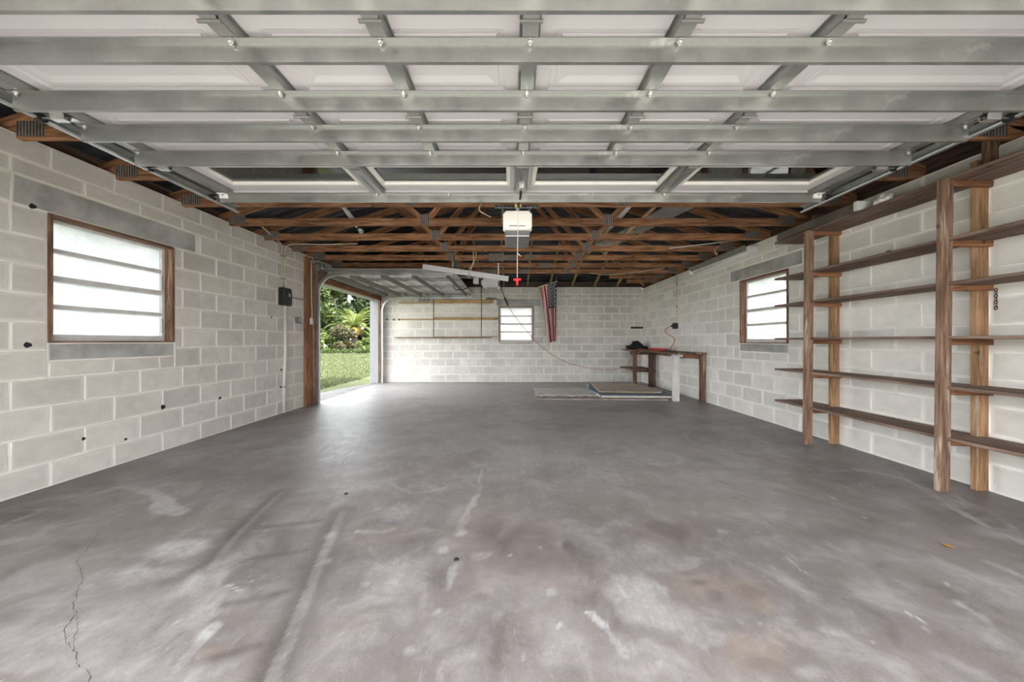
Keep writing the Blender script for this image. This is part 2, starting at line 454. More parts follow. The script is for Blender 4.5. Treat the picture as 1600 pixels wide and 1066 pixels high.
DARK = [(-3.143,2.601,0.293,0.117,0.9),(-3.091,2.257,0.254,0.088,0.8),(-3.064,2.094,0.236,0.106,0.8),(-2.628,2.802,0.421,0.162,0.5),(-3.188,3.694,0.416,0.188,0.5),(-1.892,2.802,0.421,0.271,0.4),(-2.334,1.83,0.206,0.058,0.4),(-1.835,1.358,0.153,0.045,0.4),(0.081,1.796,0.236,0.234,0.55),(0.31,1.796,0.061,0.078,0.75),(0.885,1.966,0.148,0.147,0.6),(0.843,1.522,0.074,0.064,0.8),(0.802,1.607,0.072,0.062,0.6),(0.875,1.439,0.059,0.05,0.8),(3.342,4.567,0.685,0.503,0.7),(1.746,3.102,0.175,0.133,0.5),(3.05,3.694,0.347,0.329,0.5),(2.136,5.421,1.017,0.405,0.6),(2.853,2.172,0.082,0.049,0.5),(3.643,2.555,0.24,0.135,0.5),(-0.137,1.216,0.027,0.102,0.35),(-0.147,1.953,0.11,0.197,0.4),(1.042,1.461,0.082,0.052,0.5),(1.194,2.447,0.275,0.186,0.35),(1.942,1.953,0.293,0.158,0.3),(0.368,2.802,0.315,0.217,0.3),(2.261,7.532,2.826,0.587,0.5),(0.859,1.144,0.086,0.045,0.4),(1.688,1.216,0.068,0.025,0.4),(-1.831,5.421,0.814,0.507,0.35)]
TAN = [(-1.027,1.211,0.055,0.035,1),(-1.091,1.358,0.076,0.045,0.4),(-0.154,2.049,0.192,0.29,0.6),(-0.12,1.598,0.12,0.176,0.55),(0.081,1.796,0.236,0.278,0.55),(0.841,1.514,0.17,0.134,0.9),(1.026,1.439,0.124,0.164,0.9),(0.856,1.201,0.158,0.109,0.8),(0.885,1.966,0.221,0.227,0.6),(1.073,2.749,0.258,0.235,0.65),(2.223,2.511,0.283,0.283,0.65),(1.27,2.257,0.296,0.211,0.5),(-0.754,1.914,0.215,0.101,0.6),(0.237,1.58,0.178,0.129,0.4),(0.593,2.257,0.339,0.211,0.4),(2.519,1.721,0.097,0.041,0.5),(-0.584,1.298,0.146,0.116,0.3),(-2.101,1.671,0.125,0.096,0.35),(1.002,1.242,0.117,0.106,0.6)]
RINGS = [(-0.691,2.14,0.185,0.213,0.085,0.75,0.15,150,520),(-0.698,2.698,0.228,0.251,0.09,0.65,0.06,170,420),(-0.992,3.005,0.085,0.125,0.2,0.5,0,0,360),(-0.516,1.598,0.144,0.167,0.12,0.35,0,200,340),(2.345,3.742,0.393,0.41,0.07,0.75,0.05,0,360),(-1.006,3.353,0.126,0.136,0.2,0.4,0,0,180)]
LINES = [([(-2.971,1.98),(-3.05,2.197),(-2.984,2.339),(-2.889,2.533)],0.03,0.6,0.7),([(-2.889,2.533),(-2.713,2.511),(-2.513,2.427),(-2.331,2.292)],0.055,0.85,0.4),([(-2.358,2.311),(-2.201,2.205),(-2.111,2.18)],0.075,0.95,0.25),([(-2.651,1.889),(-2.684,2.021),(-2.605,2.079)],0.04,0.5,0.6),([(-2.746,1.83),(-2.606,1.877)],0.05,0.4,0.6),([(-1.13,1.298),(-1.123,1.221),(-1.107,1.144)],0.035,0.8,0.4),([(-1.273,1.514),(-1.19,1.51),(-1.147,1.487)],0.01,1,0.3),([(-1.404,1.559),(-1.198,1.358)],0.05,0.5,0.6),([(-0.234,2.9),(-0.254,2.601)],0.016,1,0.1),([(-0.32,2.944),(-0.171,3.037)],0.03,0.7,0.5),([(-0.254,2.601),(-0.264,2.348),(-0.269,2.109),(-0.289,1.927)],0.032,0.7,0.7),([(-0.873,1.94),(-0.674,1.953)],0.02,0.7,0.4),([(1.218,3.005),(1.485,3.021)],0.035,1,0.25),([(1.504,3.037),(1.568,3.24),(1.546,3.295)],0.045,1,0.2),([(0.487,3.602),(0.913,4.056)],0.05,0.6,0.6),([(2.095,4.361),(2.147,3.946),(2.11,3.515)],0.06,0.6,0.5),([(1.646,4.874),(2.16,4.427)],0.07,0.6,0.5),([(2.478,2.775),(2.601,2.829),(2.967,2.886)],0.025,0.5,0.5),([(2.916,2.9),(2.987,2.843)],0.02,0.95,0.2),([(2.967,2.886),(3.129,2.673),(2.949,2.367),(2.869,2.172)],0.03,0.6,0.6),([(2.902,2.275),(2.83,2.049),(2.747,1.853)],0.035,0.85,0.6),([(1.59,1.358),(1.589,1.315)],0.009,1,0.1),([(0.309,1.371),(0.367,1.286),(0.393,1.191)],0.02,0.9,0.4),([(1.372,1.721),(1.389,1.559)],0.006,0.6,0.4),([(3.125,2.397),(2.894,1.953)],0.02,0.5,0.7),([(2.349,1.648),(2.372,1.58)],0.03,0.6,0.5),([(1.818,1.242),(1.872,1.425)],0.02,0.3,0.6)]
CRACK = [(-1.337,1.08),(-1.399,1.126),(-1.455,1.144),(-1.507,1.181),(-1.626,1.242),(-1.689,1.286),(-1.733,1.358),(-1.782,1.384),(-1.906,1.499),(-1.965,1.563),(-2.157,1.691),(-2.196,1.752),(-2.351,1.94)]
# ---- floor: a real slab whose stains and painted light are stored per vertex
def make_floor():
    ys = [0.30]
    while ys[-1] < YB: ys.append(ys[-1] + max(.008, .0095 * ys[-1]))
    ys[-1] = YB; ys = np.array(ys); xs = np.linspace(-WX - .0, WX, 620)
    X, Y = np.meshgrid(xs, ys); nx, ny = len(xs), len(ys)
    dx = (fbm(X, Y, 6, 1) - .5) * .10; dy = (fbm(X, Y, 6, 9) - .5) * .10
    x, y = X + dx, Y + dy
    white = np.zeros_like(X); dark = np.zeros_like(X); tan = np.zeros_like(X)
    n1 = fbm(X, Y, 3.0, 20, 5); n2 = fbm(X, Y, 11, 30, 4); n3 = fbm(X, Y, 1.1, 40, 4)
    def seg(ax, ay, bx, by, px=None, py=None):
        px = x if px is None else px; py = y if py is None else py
        vx, vy = bx - ax, by - ay
        t = np.clip(((px - ax) * vx + (py - ay) * vy) / (vx * vx + vy * vy), 0, 1)
        return np.hypot(px - ax - t * vx, py - ay - t * vy)
    def blob(cx, cy, rx, ry, amt, tgt, rag=.55, rot=0.0):
        c, s = math.cos(rot), math.sin(rot)
        u, v = (x - cx) * c + (y - cy) * s, -(x - cx) * s + (y - cy) * c
        d = np.hypot(u / rx, v / ry) + (n1 - .5) * rag * 2 + (n2 - .5) * rag
        np.maximum(tgt, amt * (1 - sstep(.35, 1.0, d)) * (.35 + 1.1 * n2), out=tgt)
    def ring(cx, cy, rx, ry, wd, amt, fill=.25, a0=None, a1=None):
        d = np.hypot((x - cx) / rx, (y - cy) / ry)
        k = amt * np.exp(-((d - 1) / wd) ** 2) * sstep(.25, .6, n2 + .15)
        if a0 is not None:
            a = np.degrees(np.arctan2(y - cy, x - cx)) % 360
            k = k * (((a - a0) % 360) < ((a1 - a0) % 360 or 360))
        np.maximum(white, k, out=white)
        if fill: np.maximum(white, amt * fill * (d < 1) * (.3 + n2), out=white)
    def line(pts, wd, amt, tgt, rag=1.0, straight=False):
        d = None
        for (a, b), (c, e) in zip(pts[:-1], pts[1:]):
            q = seg(a, b, c, e, X if straight else None, Y if straight else None)
            d = q if d is None else np.minimum(d, q)
        k = amt * (1 - sstep(wd * .5, wd, d)) * (1 - rag + rag * sstep(.35, .6, n2))
        np.maximum(tgt, k, out=tgt)
    # the imprint of a ladder left on the slab
    for rail, wd, dk in ((RAILR, .024, 1.0), (RAILL, .018, 1.0)):
        dd = None; sd = None
        for (a, b), (c, e) in zip(rail[:-1], rail[1:]):
            q = seg(a, b, c, e, X, Y); cr = (c - a) * (Y - b) - (e - b) * (X - a)
            if dd is None: dd, sd = q, cr
            else: sd = np.where(q < dd, cr, sd); dd = np.minimum(dd, q)
        left = sd > 0
        halo = dk * (1 - sstep(wd, wd + .10, dd)) * np.where(left, 1.0, .7) * (.55 + .6 * n2)
        np.maximum(dark, halo, out=dark)
        ins = 1 - sstep(wd * .85, wd * 1.1, dd)
        dark[:] = dark * (1 - ins * .85); white[:] = np.where(ins > .5, np.clip(white, .06, .18), white)
    for rung in RUNGS:
        dd = None
        for (a, b), (c, e) in zip(rung[:-1], rung[1:]):
            q = seg(a, b, c, e, X, Y); dd = q if dd is None else np.minimum(dd, q)
        np.maximum(dark, .8 * np.exp(-(dd / .022) ** 2) * (.5 + .7 * n2), out=dark)
    for a in WHITE: blob(*a, white)
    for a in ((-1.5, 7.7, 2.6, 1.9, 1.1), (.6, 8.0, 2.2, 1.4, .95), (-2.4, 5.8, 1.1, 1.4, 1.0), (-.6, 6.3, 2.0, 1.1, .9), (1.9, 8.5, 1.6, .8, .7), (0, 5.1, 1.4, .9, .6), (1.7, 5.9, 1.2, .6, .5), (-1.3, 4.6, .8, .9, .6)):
        blob(*a, white, .35)      # brightness painted into the rear slab where daylight falls short
    white *= np.interp(Y, [1.0, 1.6, 2.4, 3.2], [.75, .85, 1.0, 1.0])     # pale marks toned down near the door to offset stronger light
    np.maximum(white, np.interp(Y, [2.0, 3.2, 6.0, 8.0], [0, .62, .85, .70]) * (.55 + .6 * sstep(.35, .65, n3 * .5 + n1 * .5)) * np.interp(X, [1.5, 3.2], [1, .6]), out=white)  # pale veil over mid and rear floor, painted in for missing light
    for a in DARK: blob(*a, dark)
    for a in TAN: blob(*a, tan)
    for a in RINGS: ring(*a)
    for p, wd, amt, rg in LINES: line(p, wd, amt, white, rg)
    for k in range(130):      # chips and paint drips
        cx, cy = R.uniform(-2.6, 2.8), R.uniform(1.05, 5.0)
        blob(cx, cy, R.uniform(.004, .018), R.uniform(.004, .02), R.uniform(.5, 1.0), white, .25)
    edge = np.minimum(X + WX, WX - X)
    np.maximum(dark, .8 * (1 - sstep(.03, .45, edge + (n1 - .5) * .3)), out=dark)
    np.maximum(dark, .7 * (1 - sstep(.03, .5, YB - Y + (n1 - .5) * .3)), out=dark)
    white = np.clip(white, 0, 1); dark = np.clip(dark, 0, 1); tan = np.clip(tan, 0, 1)
    V = np.zeros((nx * ny, 3)); V[:, 0] = X.ravel(); V[:, 1] = Y.ravel()
    idx = np.arange(nx * ny).reshape(ny, nx)
    F = np.stack([idx[:-1, :-1], idx[:-1, 1:], idx[1:, 1:], idx[1:, :-1]], -1).reshape(-1, 4)
    m = bpy.data.meshes.new('floor')
    m.vertices.add(len(V)); m.vertices.foreach_set('co', V.ravel())
    m.loops.add(F.size); m.loops.foreach_set('vertex_index', F.ravel().astype(np.int32))
    m.polygons.add(len(F)); m.polygons.foreach_set('loop_start', np.arange(0, F.size, 4, dtype=np.int32))
    m.update(calc_edges=True); m.validate()
    at = m.attributes.new('stain_light', 'FLOAT_COLOR', 'POINT')
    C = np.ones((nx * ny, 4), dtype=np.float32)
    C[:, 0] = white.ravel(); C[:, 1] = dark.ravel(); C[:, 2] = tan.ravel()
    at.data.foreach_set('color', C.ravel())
    return m

def floormat():
    m, t, b, _ = newmat('stained_concrete'); g = G(t); v = g.coord('Object')
    vs = g.coord('Object', (1.0, .28, 1.0))
    a = g.n('ShaderNodeAttribute', attribute_name='stain_light'); s = g.n('ShaderNodeSeparateColor'); g.lk(a.outputs['Color'], s.inputs[0])
    big = g.noise(v, .9, 5, .6, .3); mid = g.noise(v, 4.5, 6, .65, .4); fine = g.noise(v, 36, 6, .8); st = g.noise(vs, 22, 7, .85, .25)
    tiny = g.noise(v, 190, 4, .85)
    brk = g.ss(g.math('ADD', g.math('MULTIPLY', st, .5), g.math('MULTIPLY', fine, .5)), .38, .60, .45, 1.1)
    c = g.mix(g.ss(big, .3, .7), (.158, .134, .131), (.236, .204, .199))
    c = g.mix(g.ss(mid, .46, .70, 0, .6), c, (.34, .31, .305))
    c = g.mix(g.ss(mid, .47, .28, 0, .65), c, (.105, .087, .083))
    c = g.mix(g.ss(st, .50, .76, 0, .35), c, (.45, .42, .42))
    c = g.mix(g.ss(st, .52, .28, 0, .13), c, (.170, .146, .142))
    c = g.mix(g.math('MULTIPLY', g.math('MULTIPLY', s.outputs[2], brk), .62), c, (.245, .185, .135))
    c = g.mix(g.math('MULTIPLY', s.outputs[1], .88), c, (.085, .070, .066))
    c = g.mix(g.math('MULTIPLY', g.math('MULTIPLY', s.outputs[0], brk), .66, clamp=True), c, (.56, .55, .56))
    c = g.mix(g.ss(fine, .46, .30, 0, .20), c, (.15, .13, .126))
    c = g.mix(g.ss(fine, .56, .72, 0, .25), c, (.50, .475, .47))
    c = g.mix(g.ss(tiny, .54, .74, 0, .40), c, (.55, .52, .51))
    c = g.mix(g.ss(tiny, .46, .26, 0, .40), c, (.10, .085, .083))
    g.lk(c, b.inputs['Base Color'])
    g.lk(g.ss(st, .3, .7, .30, .55), b.inputs['Roughness']); b.inputs['Specular IOR Level'].default_value = .38
    h = g.math('ADD', g.math('MULTIPLY', fine, .5), g.math('ADD', g.math('MULTIPLY', st, .12), g.math('MULTIPLY', s.outputs[1], -.3)))
    g.bump(h, .40, .006, b)
    return m
M['floor'] = floormat()
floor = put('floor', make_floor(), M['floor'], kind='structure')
def crack(pts, w0):
    P = []
    for (a, b), (c, d) in zip(pts[:-1], pts[1:]):
        n = max(3, int(math.hypot(c - a, d - b) / .012))
        P += [(a + (c - a) * k / n + R.uniform(-.005, .005), b + (d - b) * k / n + R.uniform(-.003, .003)) for k in range(n)]
    P.append(pts[-1]); V, F = [], []
    for k, (x, y) in enumerate(P):
        q = w0 * R.uniform(.25, 1.0) * (1 - .6 * k / len(P)); V += [(x - q, y, .0006), (x + q, y, .0006)]
        if k: F.append((2 * k - 2, 2 * k - 1, 2 * k + 1, 2 * k))
    put('crack', mesh('crack', V, F), M['crack'], floor)
M['crack'] = plain('crack_dark', (.05, .042, .04), .95)
crack(CRACK, .0026); crack([CRACK[3], (CRACK[4][0] + .03, CRACK[4][1]), (CRACK[5][0] + .035, CRACK[5][1] + .01), CRACK[6]], .0018)

# slab edge outside the side door, drive in front, lawn
def slab(name, outline, z, mat, th=.1, kind='structure'):
    n = len(outline)
    V = [(x, y, z) for x, y in outline] + [(x, y, z - th) for x, y in outline]
    F = [tuple(range(n)), tuple(range(n, 2 * n))[::-1]] + [(i, n + i, n + (i + 1) % n, (i + 1) % n) for i in range(n)]
    return put(name, mesh(name, V, F), mat, kind=kind)
edge = [(-3.455, 5.95), (-4.35, 5.95)]
for k in range(14):
    y = 6.3 + k * .2; edge.append((-4.32 + .055 * k + R.uniform(-.05, .05), y))
edge += [(-3.5, 9.05), (-3.455, 8.95)]
slab('apron', edge, -.004, M['concreteplain'])
M['drive'] = plain('pale_driveway', (.40, .39, .37), .85, var=.1, nscale=1.5)
slab('driveway', [(-4.5, -14), (4.5, -14), (4.5, .30), (-4.5, .30)], -.006, M['drive'])

def lawnmat():
    m, t, b, _ = newmat('lawn_soil'); g = G(t); v = g.coord('Object')
    f = g.noise(v, .45, 5, .65); f2 = g.noise(v, 6, 4, .7)
    c = g.mix(g.ss(f, .3, .7), (.075, .088, .036), (.115, .122, .060))
    c = g.mix(g.ss(f2, .45, .75, 0, .5), c, (.15, .14, .09))
    g.lk(c, b.inputs['Base Color']); b.inputs['Roughness'].default_value = .95
    b.inputs['Specular IOR Level'].default_value = .1
    g.bump(f2, .8, .05, b)
    return m
M['lawn'] = lawnmat()
slab('ground', [(-70, -25), (45, -25), (45, 70), (-70, 70)], -.03, M['lawn'], .2)

# ---- block walls
_blk = {}
def block_mesh(L, H, var):
    key = (round(L, 3), round(H, 3), var)
    if key in _blk: return _blk[key]
    rr = random.Random(hash(key) & 0xffff)
    hx, hz, ch, p = L / 2 - .0065, H / 2 - .0065, .005, .0065
    j = lambda a: rr.uniform(-a, a)
    V = []
    for y, ins in ((.006, 0), (-p, ch)):
        for sx, sz in ((-1, -1), (0, -1), (1, -1), (1, 1), (0, 1), (-1, 1)):
            V.append((sx * (hx - ins) + j(.003), y + (j(.0015) if ins else 0), sz * (hz - ins) + j(.003)))
    F = [(6, 7, 10, 11), (7, 8, 9, 10)] + [(i, (i + 1) % 6, 6 + (i + 1) % 6, 6 + i) for i in range(6)]
    m = mesh('block', V, F); _blk[key] = m
    return m

def lay_wall(root, frame, mat, rows, phase, pitch, lo, hi, holes, specials):
    """rows: z edges bottom->top; frame(s) gives the world matrix at distance s along the wall, height z"""
    nrow = len(rows) - 1
    def add(a, b, z0, z1, mt=mat, name='block'):
        L = b - a
        if L < .05: return
        m = block_mesh(L, z1 - z0, R.randrange(4))
        if mt is not mat: m = m.copy(); m.materials.clear()
        put(name, m, mt, root, frame((a + b) / 2, (z0 + z1) / 2))
    for r in range(nrow):
        z0, z1 = rows[r], rows[r + 1]
        ph = phase + (0 if (nrow - 1 - r) % 2 == 0 else pitch / 2)
        k = math.floor((lo - ph) / pitch)
        while ph + k * pitch < hi:
            a, b = max(lo, ph + k * pitch), min(hi, ph + (k + 1) * pitch); k += 1
            segs = [(a, b)]
            for (h0, h1, hz0, hz1) in holes:
                if hz0 < z1 - .02 and hz1 > z0 + .02:
                    ns = []
                    for s0, s1 in segs:
                        if h1 <= s0 or h0 >= s1: ns.append((s0, s1))
                        else:
                            if h0 - s0 > .05: ns.append((s0, h0))
                            if s1 - h1 > .05: ns.append((h1, s1))
                    segs = ns
            for s0, s1 in segs: add(s0, s1, z0, z1)
    for sp in specials: add(*sp[:4], sp[4] if len(sp) > 4 and sp[4] else mat, sp[5] if len(sp) > 5 else 'block')

def wall_base(name, rects, axis, p0, p1, mat):
    """rects in (s0,s1,z0,z1); axis 'x' => wall runs along Y at x in [p0,p1]; 'y' => along X"""
    V, F = [], []
    for s0, s1, z0, z1 in rects:
        v, f = cbox_geo(*((abs(p1 - p0), s1 - s0, z1 - z0) if axis == 'x' else (s1 - s0, abs(p1 - p0), z1 - z0)))
        c = ((p0 + p1) / 2, (s0 + s1) / 2, (z0 + z1) / 2) if axis == 'x' else ((s0 + s1) / 2, (p0 + p1) / 2, (z0 + z1) / 2)
        o = len(V); V += [(a[0] + c[0], a[1] + c[1], a[2] + c[2]) for a in v]; F += [tuple(o + i for i in q) for q in f]
    return put(name, mesh(name, V, F), mat, kind='structure')

HL, HR, HB = 2.54, 2.475, 2.517
wl = wall_base('wall_left', [(.1, 2.54, 0, HL), (2.54, 3.49, 0, 1.075), (2.54, 3.49, 2.045, HL), (3.49, OPEN0, 0, HL),
                             (OPEN0, OPEN1, OPENZ, HL), (OPEN1, YB + TH, 0, HL)], 'x', -WX - TH, -WX, M['mortar_left'])
wr = wall_base('wall_right', [(.1, 4.265, 0, HR), (4.265, 5.17, 0, 1.055), (4.265, 5.17, 2.0, HR), (5.17, YB + TH, 0, HR)],
               'x', WX, WX + TH, M['mortar_right'])
wb = wall_base('wall_back', [(-WX, -.357, 0, HB), (-.357, .578, 0, 1.06), (-.357, .578, 2.012, HB), (.578, WX, 0, HB)],
               'y', YB, YB + TH, M['mortar_back'])
RZL = Matrix.Rotation(PI / 2, 4, 'Z'); RZR = Matrix.Rotation(-PI / 2, 4, 'Z')
fl = lambda s, z: Matrix.Translation((-WX, s, z)) @ RZL
fr = lambda s, z: Matrix.Translation((WX, s, z)) @ RZR
fb = lambda s, z: Matrix.Translation((s, YB, z))
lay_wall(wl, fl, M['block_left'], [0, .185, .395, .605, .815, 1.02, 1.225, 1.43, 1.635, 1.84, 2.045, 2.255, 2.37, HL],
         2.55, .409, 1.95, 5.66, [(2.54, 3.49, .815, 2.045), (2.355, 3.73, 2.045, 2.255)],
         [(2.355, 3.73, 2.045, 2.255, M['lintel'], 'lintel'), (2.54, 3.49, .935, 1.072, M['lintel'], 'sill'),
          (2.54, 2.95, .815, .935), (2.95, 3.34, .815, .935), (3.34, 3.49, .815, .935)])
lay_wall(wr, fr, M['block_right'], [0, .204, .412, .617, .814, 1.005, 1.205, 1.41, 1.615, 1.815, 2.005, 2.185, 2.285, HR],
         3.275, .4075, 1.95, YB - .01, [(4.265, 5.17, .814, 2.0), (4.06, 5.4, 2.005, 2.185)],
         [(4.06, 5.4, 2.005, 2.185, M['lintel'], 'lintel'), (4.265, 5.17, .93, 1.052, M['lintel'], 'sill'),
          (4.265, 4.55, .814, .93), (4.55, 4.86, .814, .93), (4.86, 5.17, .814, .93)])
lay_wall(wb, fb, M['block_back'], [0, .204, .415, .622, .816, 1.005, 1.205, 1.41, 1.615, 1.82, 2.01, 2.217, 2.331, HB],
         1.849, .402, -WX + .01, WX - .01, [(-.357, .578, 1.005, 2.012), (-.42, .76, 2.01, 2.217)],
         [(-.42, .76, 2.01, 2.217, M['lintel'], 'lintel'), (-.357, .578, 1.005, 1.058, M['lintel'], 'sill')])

# knocked-out holes in the left wall
for y, z, r in ((2.433, 1.06, .022), (3.377, .435, .024), (4.035, .414, .018), (5.108, .657, .022), (2.459, 2.06, .02), (2.75, .30, .014), (3.05, .21, .012), (4.9, 1.43, .012)):
    V = [(-WX + .0078, y + r * (1 + .25 * math.sin(5 * a)) * math.cos(a), z + .9 * r * (1 + .2 * math.cos(3 * a)) * math.sin(a)) for a in [2 * PI * e / 10 for e in range(10)]]
    V2 = [(-WX - .02, yy, zz) for _, yy, zz in V]
    put('hole', mesh('hole', V + V2, [tuple(range(10))] + [(e, (e + 1) % 10, 10 + (e + 1) % 10, 10 + e) for e in range(10)]), M['black'], wl)

# ---- windows: four frosted lights in an aluminium frame inside a wooden buck
def window(name, W, width, height, label):
    root = struct(name, label); root.matrix_basis = W; WM[root.name] = W.copy()
    def bar(n, lo, hi, mat, ch=.002):
        c = [(a + b) / 2 for a, b in zip(lo, hi)]
        sz = [abs(b - a) for a, b in zip(lo, hi)]
        if sz[2] > sz[0]:      # grain along local x
            Wd = W @ Matrix.Translation(Vector(c)) @ Matrix.Rotation(PI / 2, 4, 'Y'); sz = [sz[2], sz[1], sz[0]]
        else: Wd = W @ Matrix.Translation(Vector(c))
        v, f = cbox_geo(*sz, ch); return put(n, mesh(n, v, f), mat, root, Wd)
    h = width / 2
    bar('frame_board', (-h, -.012, 0), (-h + .026, .13, height), M['buck'])
    bar('frame_board', (h - .026, -.012, 0), (h, .13, height), M['buck'])
    bar('frame_board', (-h + .026, -.012, height - .024), (h - .026, .13, height), M['buck'])
    bar('frame_board', (-h + .026, -.008, 0), (h - .026, .13, .012), M['buck'])
    i = h - .026; y0, y1 = .065, .105; z0, z1 = .012, height - .024
    for a, b_ in ((-i, -i + .03), (i - .03, i)): bar('metal_frame', (a, y0, z0), (b_, y1, z1), M['alu'])
    bar('metal_frame', (-i + .03, y0 - .01, z0), (i - .03, y1, z0 + .05), M['alu'])
    bar('metal_frame', (-i + .03, y0, z1 - .022), (i - .03, y1, z1), M['alu'])
    zs = [z0 + .05, z0 + .05 + (z1 - z0 - .07) * .25, z0 + .05 + (z1 - z0 - .07) * .5, z0 + .05 + (z1 - z0 - .07) * .75, z1 - .02]
    for k in (1, 2, 3):
        t = .021 if k == 2 else .016
        bar('mullion', (-i + .03, y0 - (.012 if k == 2 else 0), zs[k] - t), (i - .03, y1, zs[k] + t), M['alu'])
    for k in range(4):
        bar('pane', (-i + .028, .088, zs[k] - .004), (i - .028, .094, zs[k + 1] + .004), M['frost'], 0)
    for s in (-1, 1):          # the little operator arms at the sides
        for k in (0, 2):
            bar('window_arm', (s * (i - .036) - .006, y0 - .012, zs[k] + .03), (s * (i - .036) + .006, y0, zs[k + 1] - .04), M['galv'])
    return root
window('window_1', Matrix.Translation((-WX, 3.015, 1.075)) @ RZL, .95, .97, 'four-light frosted window in the left wall')
window('window_2', Matrix.Translation((WX, 4.7175, 1.055)) @ RZR, .905, .945, 'four-light frosted window in the right wall')
window('window_3', Matrix.Translation((.1105, YB, 1.06)), .935, .952, 'four-light frosted window in the back wall')

# ---- front wall behind the lens (door opening), timber plates, side-door jambs
wf = wall_base('wall_front', [(-WX - TH, -2.42, 0, 2.54), (2.56, WX + TH, 0, 2.54), (-2.42, 2.56, 2.17, 2.54)], 'y', .10, .30, M['mortar_left'])
PITCH = .33
def roof_z(x): return 2.66 + (WX + TH - abs(x)) * PITCH
RIDGE = roof_z(0); EA = 3.95
def roofmat():
    m, t, b, _ = newmat('dark_sheet_roof'); g = G(t); v = g.coord('Object')
    wv = g.n('ShaderNodeTexWave', wave_type='BANDS', bands_direction='Y'); g.lk(v, wv.inputs['Vector']); wv.inputs['Scale'].default_value = 2.2
    f = g.noise(v, 3, 4); g.lk(g.mix(g.ss(f, .3, .7), (.035, .038, .045), (.085, .09, .10)), b.inputs['Base Color'])
    b.inputs['Metallic'].default_value = .4; b.inputs['Roughness'].default_value = .5
    g.bump(wv.outputs['Fac'], .6, .03, b)
    return m
M['roof'] = roofmat()
ceil = struct('ceiling')
ze = 2.66 - (EA - WX - TH) * PITCH; YE = YB + TH + (EA - WX - TH); YH = YE - EA
def slope(pts):
    n = len(pts)
    V = list(pts) + [(x, y, z + .03) for x, y, z in pts]
    F = [tuple(range(n)), tuple(range(n, 2 * n))[::-1]] + [(i, n + i, n + (i + 1) % n, (i + 1) % n) for i in range(n)]
    put('roof_slope', mesh('roof_slope', V, F), M['roof'], ceil)
zr = ze + EA * PITCH
slope([(-EA, -.6, ze), (0, -.6, zr), (0, YH, zr), (-EA, YE, ze)])
slope([(EA, -.6, ze), (EA, YE, ze), (0, YH, zr), (0, -.6, zr)])
slope([(-EA, YE, ze), (0, YH, zr), (EA, YE, ze)])
put('gable', mesh('gable', [(-3.66, .12, 2.54), (3.66, .12, 2.54), (3.66, .12, 2.66), (0, .12, zr), (-3.66, .12, 2.66),
                            (-3.66, .2, 2.54), (3.66, .2, 2.54), (3.66, .2, 2.66), (0, .2, zr), (-3.66, .2, 2.66)],
                  [(0, 1, 2, 3, 4), (9, 8, 7, 6, 5), (0, 5, 6, 1), (1, 6, 7, 2), (2, 7, 8, 3), (3, 8, 9, 4), (4, 9, 5, 0)]), M['mortar_left'], wf)
# timber blocking that closes the eaves
def trim(name, p0, p1, wy, hz, mat): 
    o = beam(name, p0, p1, wy, hz, mat); o['kind'] = 'structure'; return o
trim('trim_1', (-3.63, .1, 2.62), (-3.63, YB + TH, 2.62), .05, .16, M['darkwood'])
trim('trim_2', (3.63, .1, 2.58), (3.63, YB + TH, 2.58), .05, .22, M['darkwood'])
trim('trim_3', (-3.6, YB + .17, 2.60), (3.6, YB + .17, 2.60), .05, .17, M['darkwood'])
# side door: wooden jambs, header, white outer return
jamb = struct('trim_4')
beam('jamb_board', (-3.437, 5.755, 0), (-3.437, 5.755, 2.50), .19, .04, M['redwood'], jamb, up=(1, 0, 0))
beam('jamb_board', (-3.425, 5.925, 0), (-3.425, 5.925, 2.42), .14, .055, M['oldwood'], jamb, up=(1, 0, 0))
beam('jamb_board', (-3.44, 8.90, 0), (-3.44, 8.90, 2.2), .09, .035, M['redwood'], jamb, up=(1, 0, 0))
beam('header_board', (-3.435, 5.99, 2.182), (-3.435, 8.95, 2.182), .045, .07, M['redwood'], jamb)
beam('header_board', (-3.442, 5.99, 2.30), (-3.442, 8.95, 2.30), .03, .16, M['oldwood'], jamb)
box('jamb_lining', (-3.68, OPEN1 - .012, 0), (-3.462, OPEN1, OPENZ), M['whitewall'], jamb)
box('jamb_lining', (-3.68, OPEN0, 0), (-3.462, OPEN0 + .012, OPENZ), M['whitewall'], jamb)
box('jamb_lining', (-3.68, OPEN0, OPENZ - .012), (-3.462, OPEN1, OPENZ), M['whitewall'], jamb)

# ================================================================ overhead doors
def bolt_mesh():
    V, F = [], []
    for z, r in ((0, .0105), (-.008, .0105), (-.0081, .006), (-.017, .006)):
        for k in range(6): V.append((r * math.cos(k * PI / 3), r * math.sin(k * PI / 3), z))
    for i in range(3):
        for k in range(6): F.append((i * 6 + k, i * 6 + (k + 1) % 6, (i + 1) * 6 + (k + 1) % 6, (i + 1) * 6 + k))
    F.append(tuple(18 + k for k in range(6)))
    return mesh('bolt', V, F)
BOLT = bolt_mesh(); BOLT.materials.append(M['bolt'])

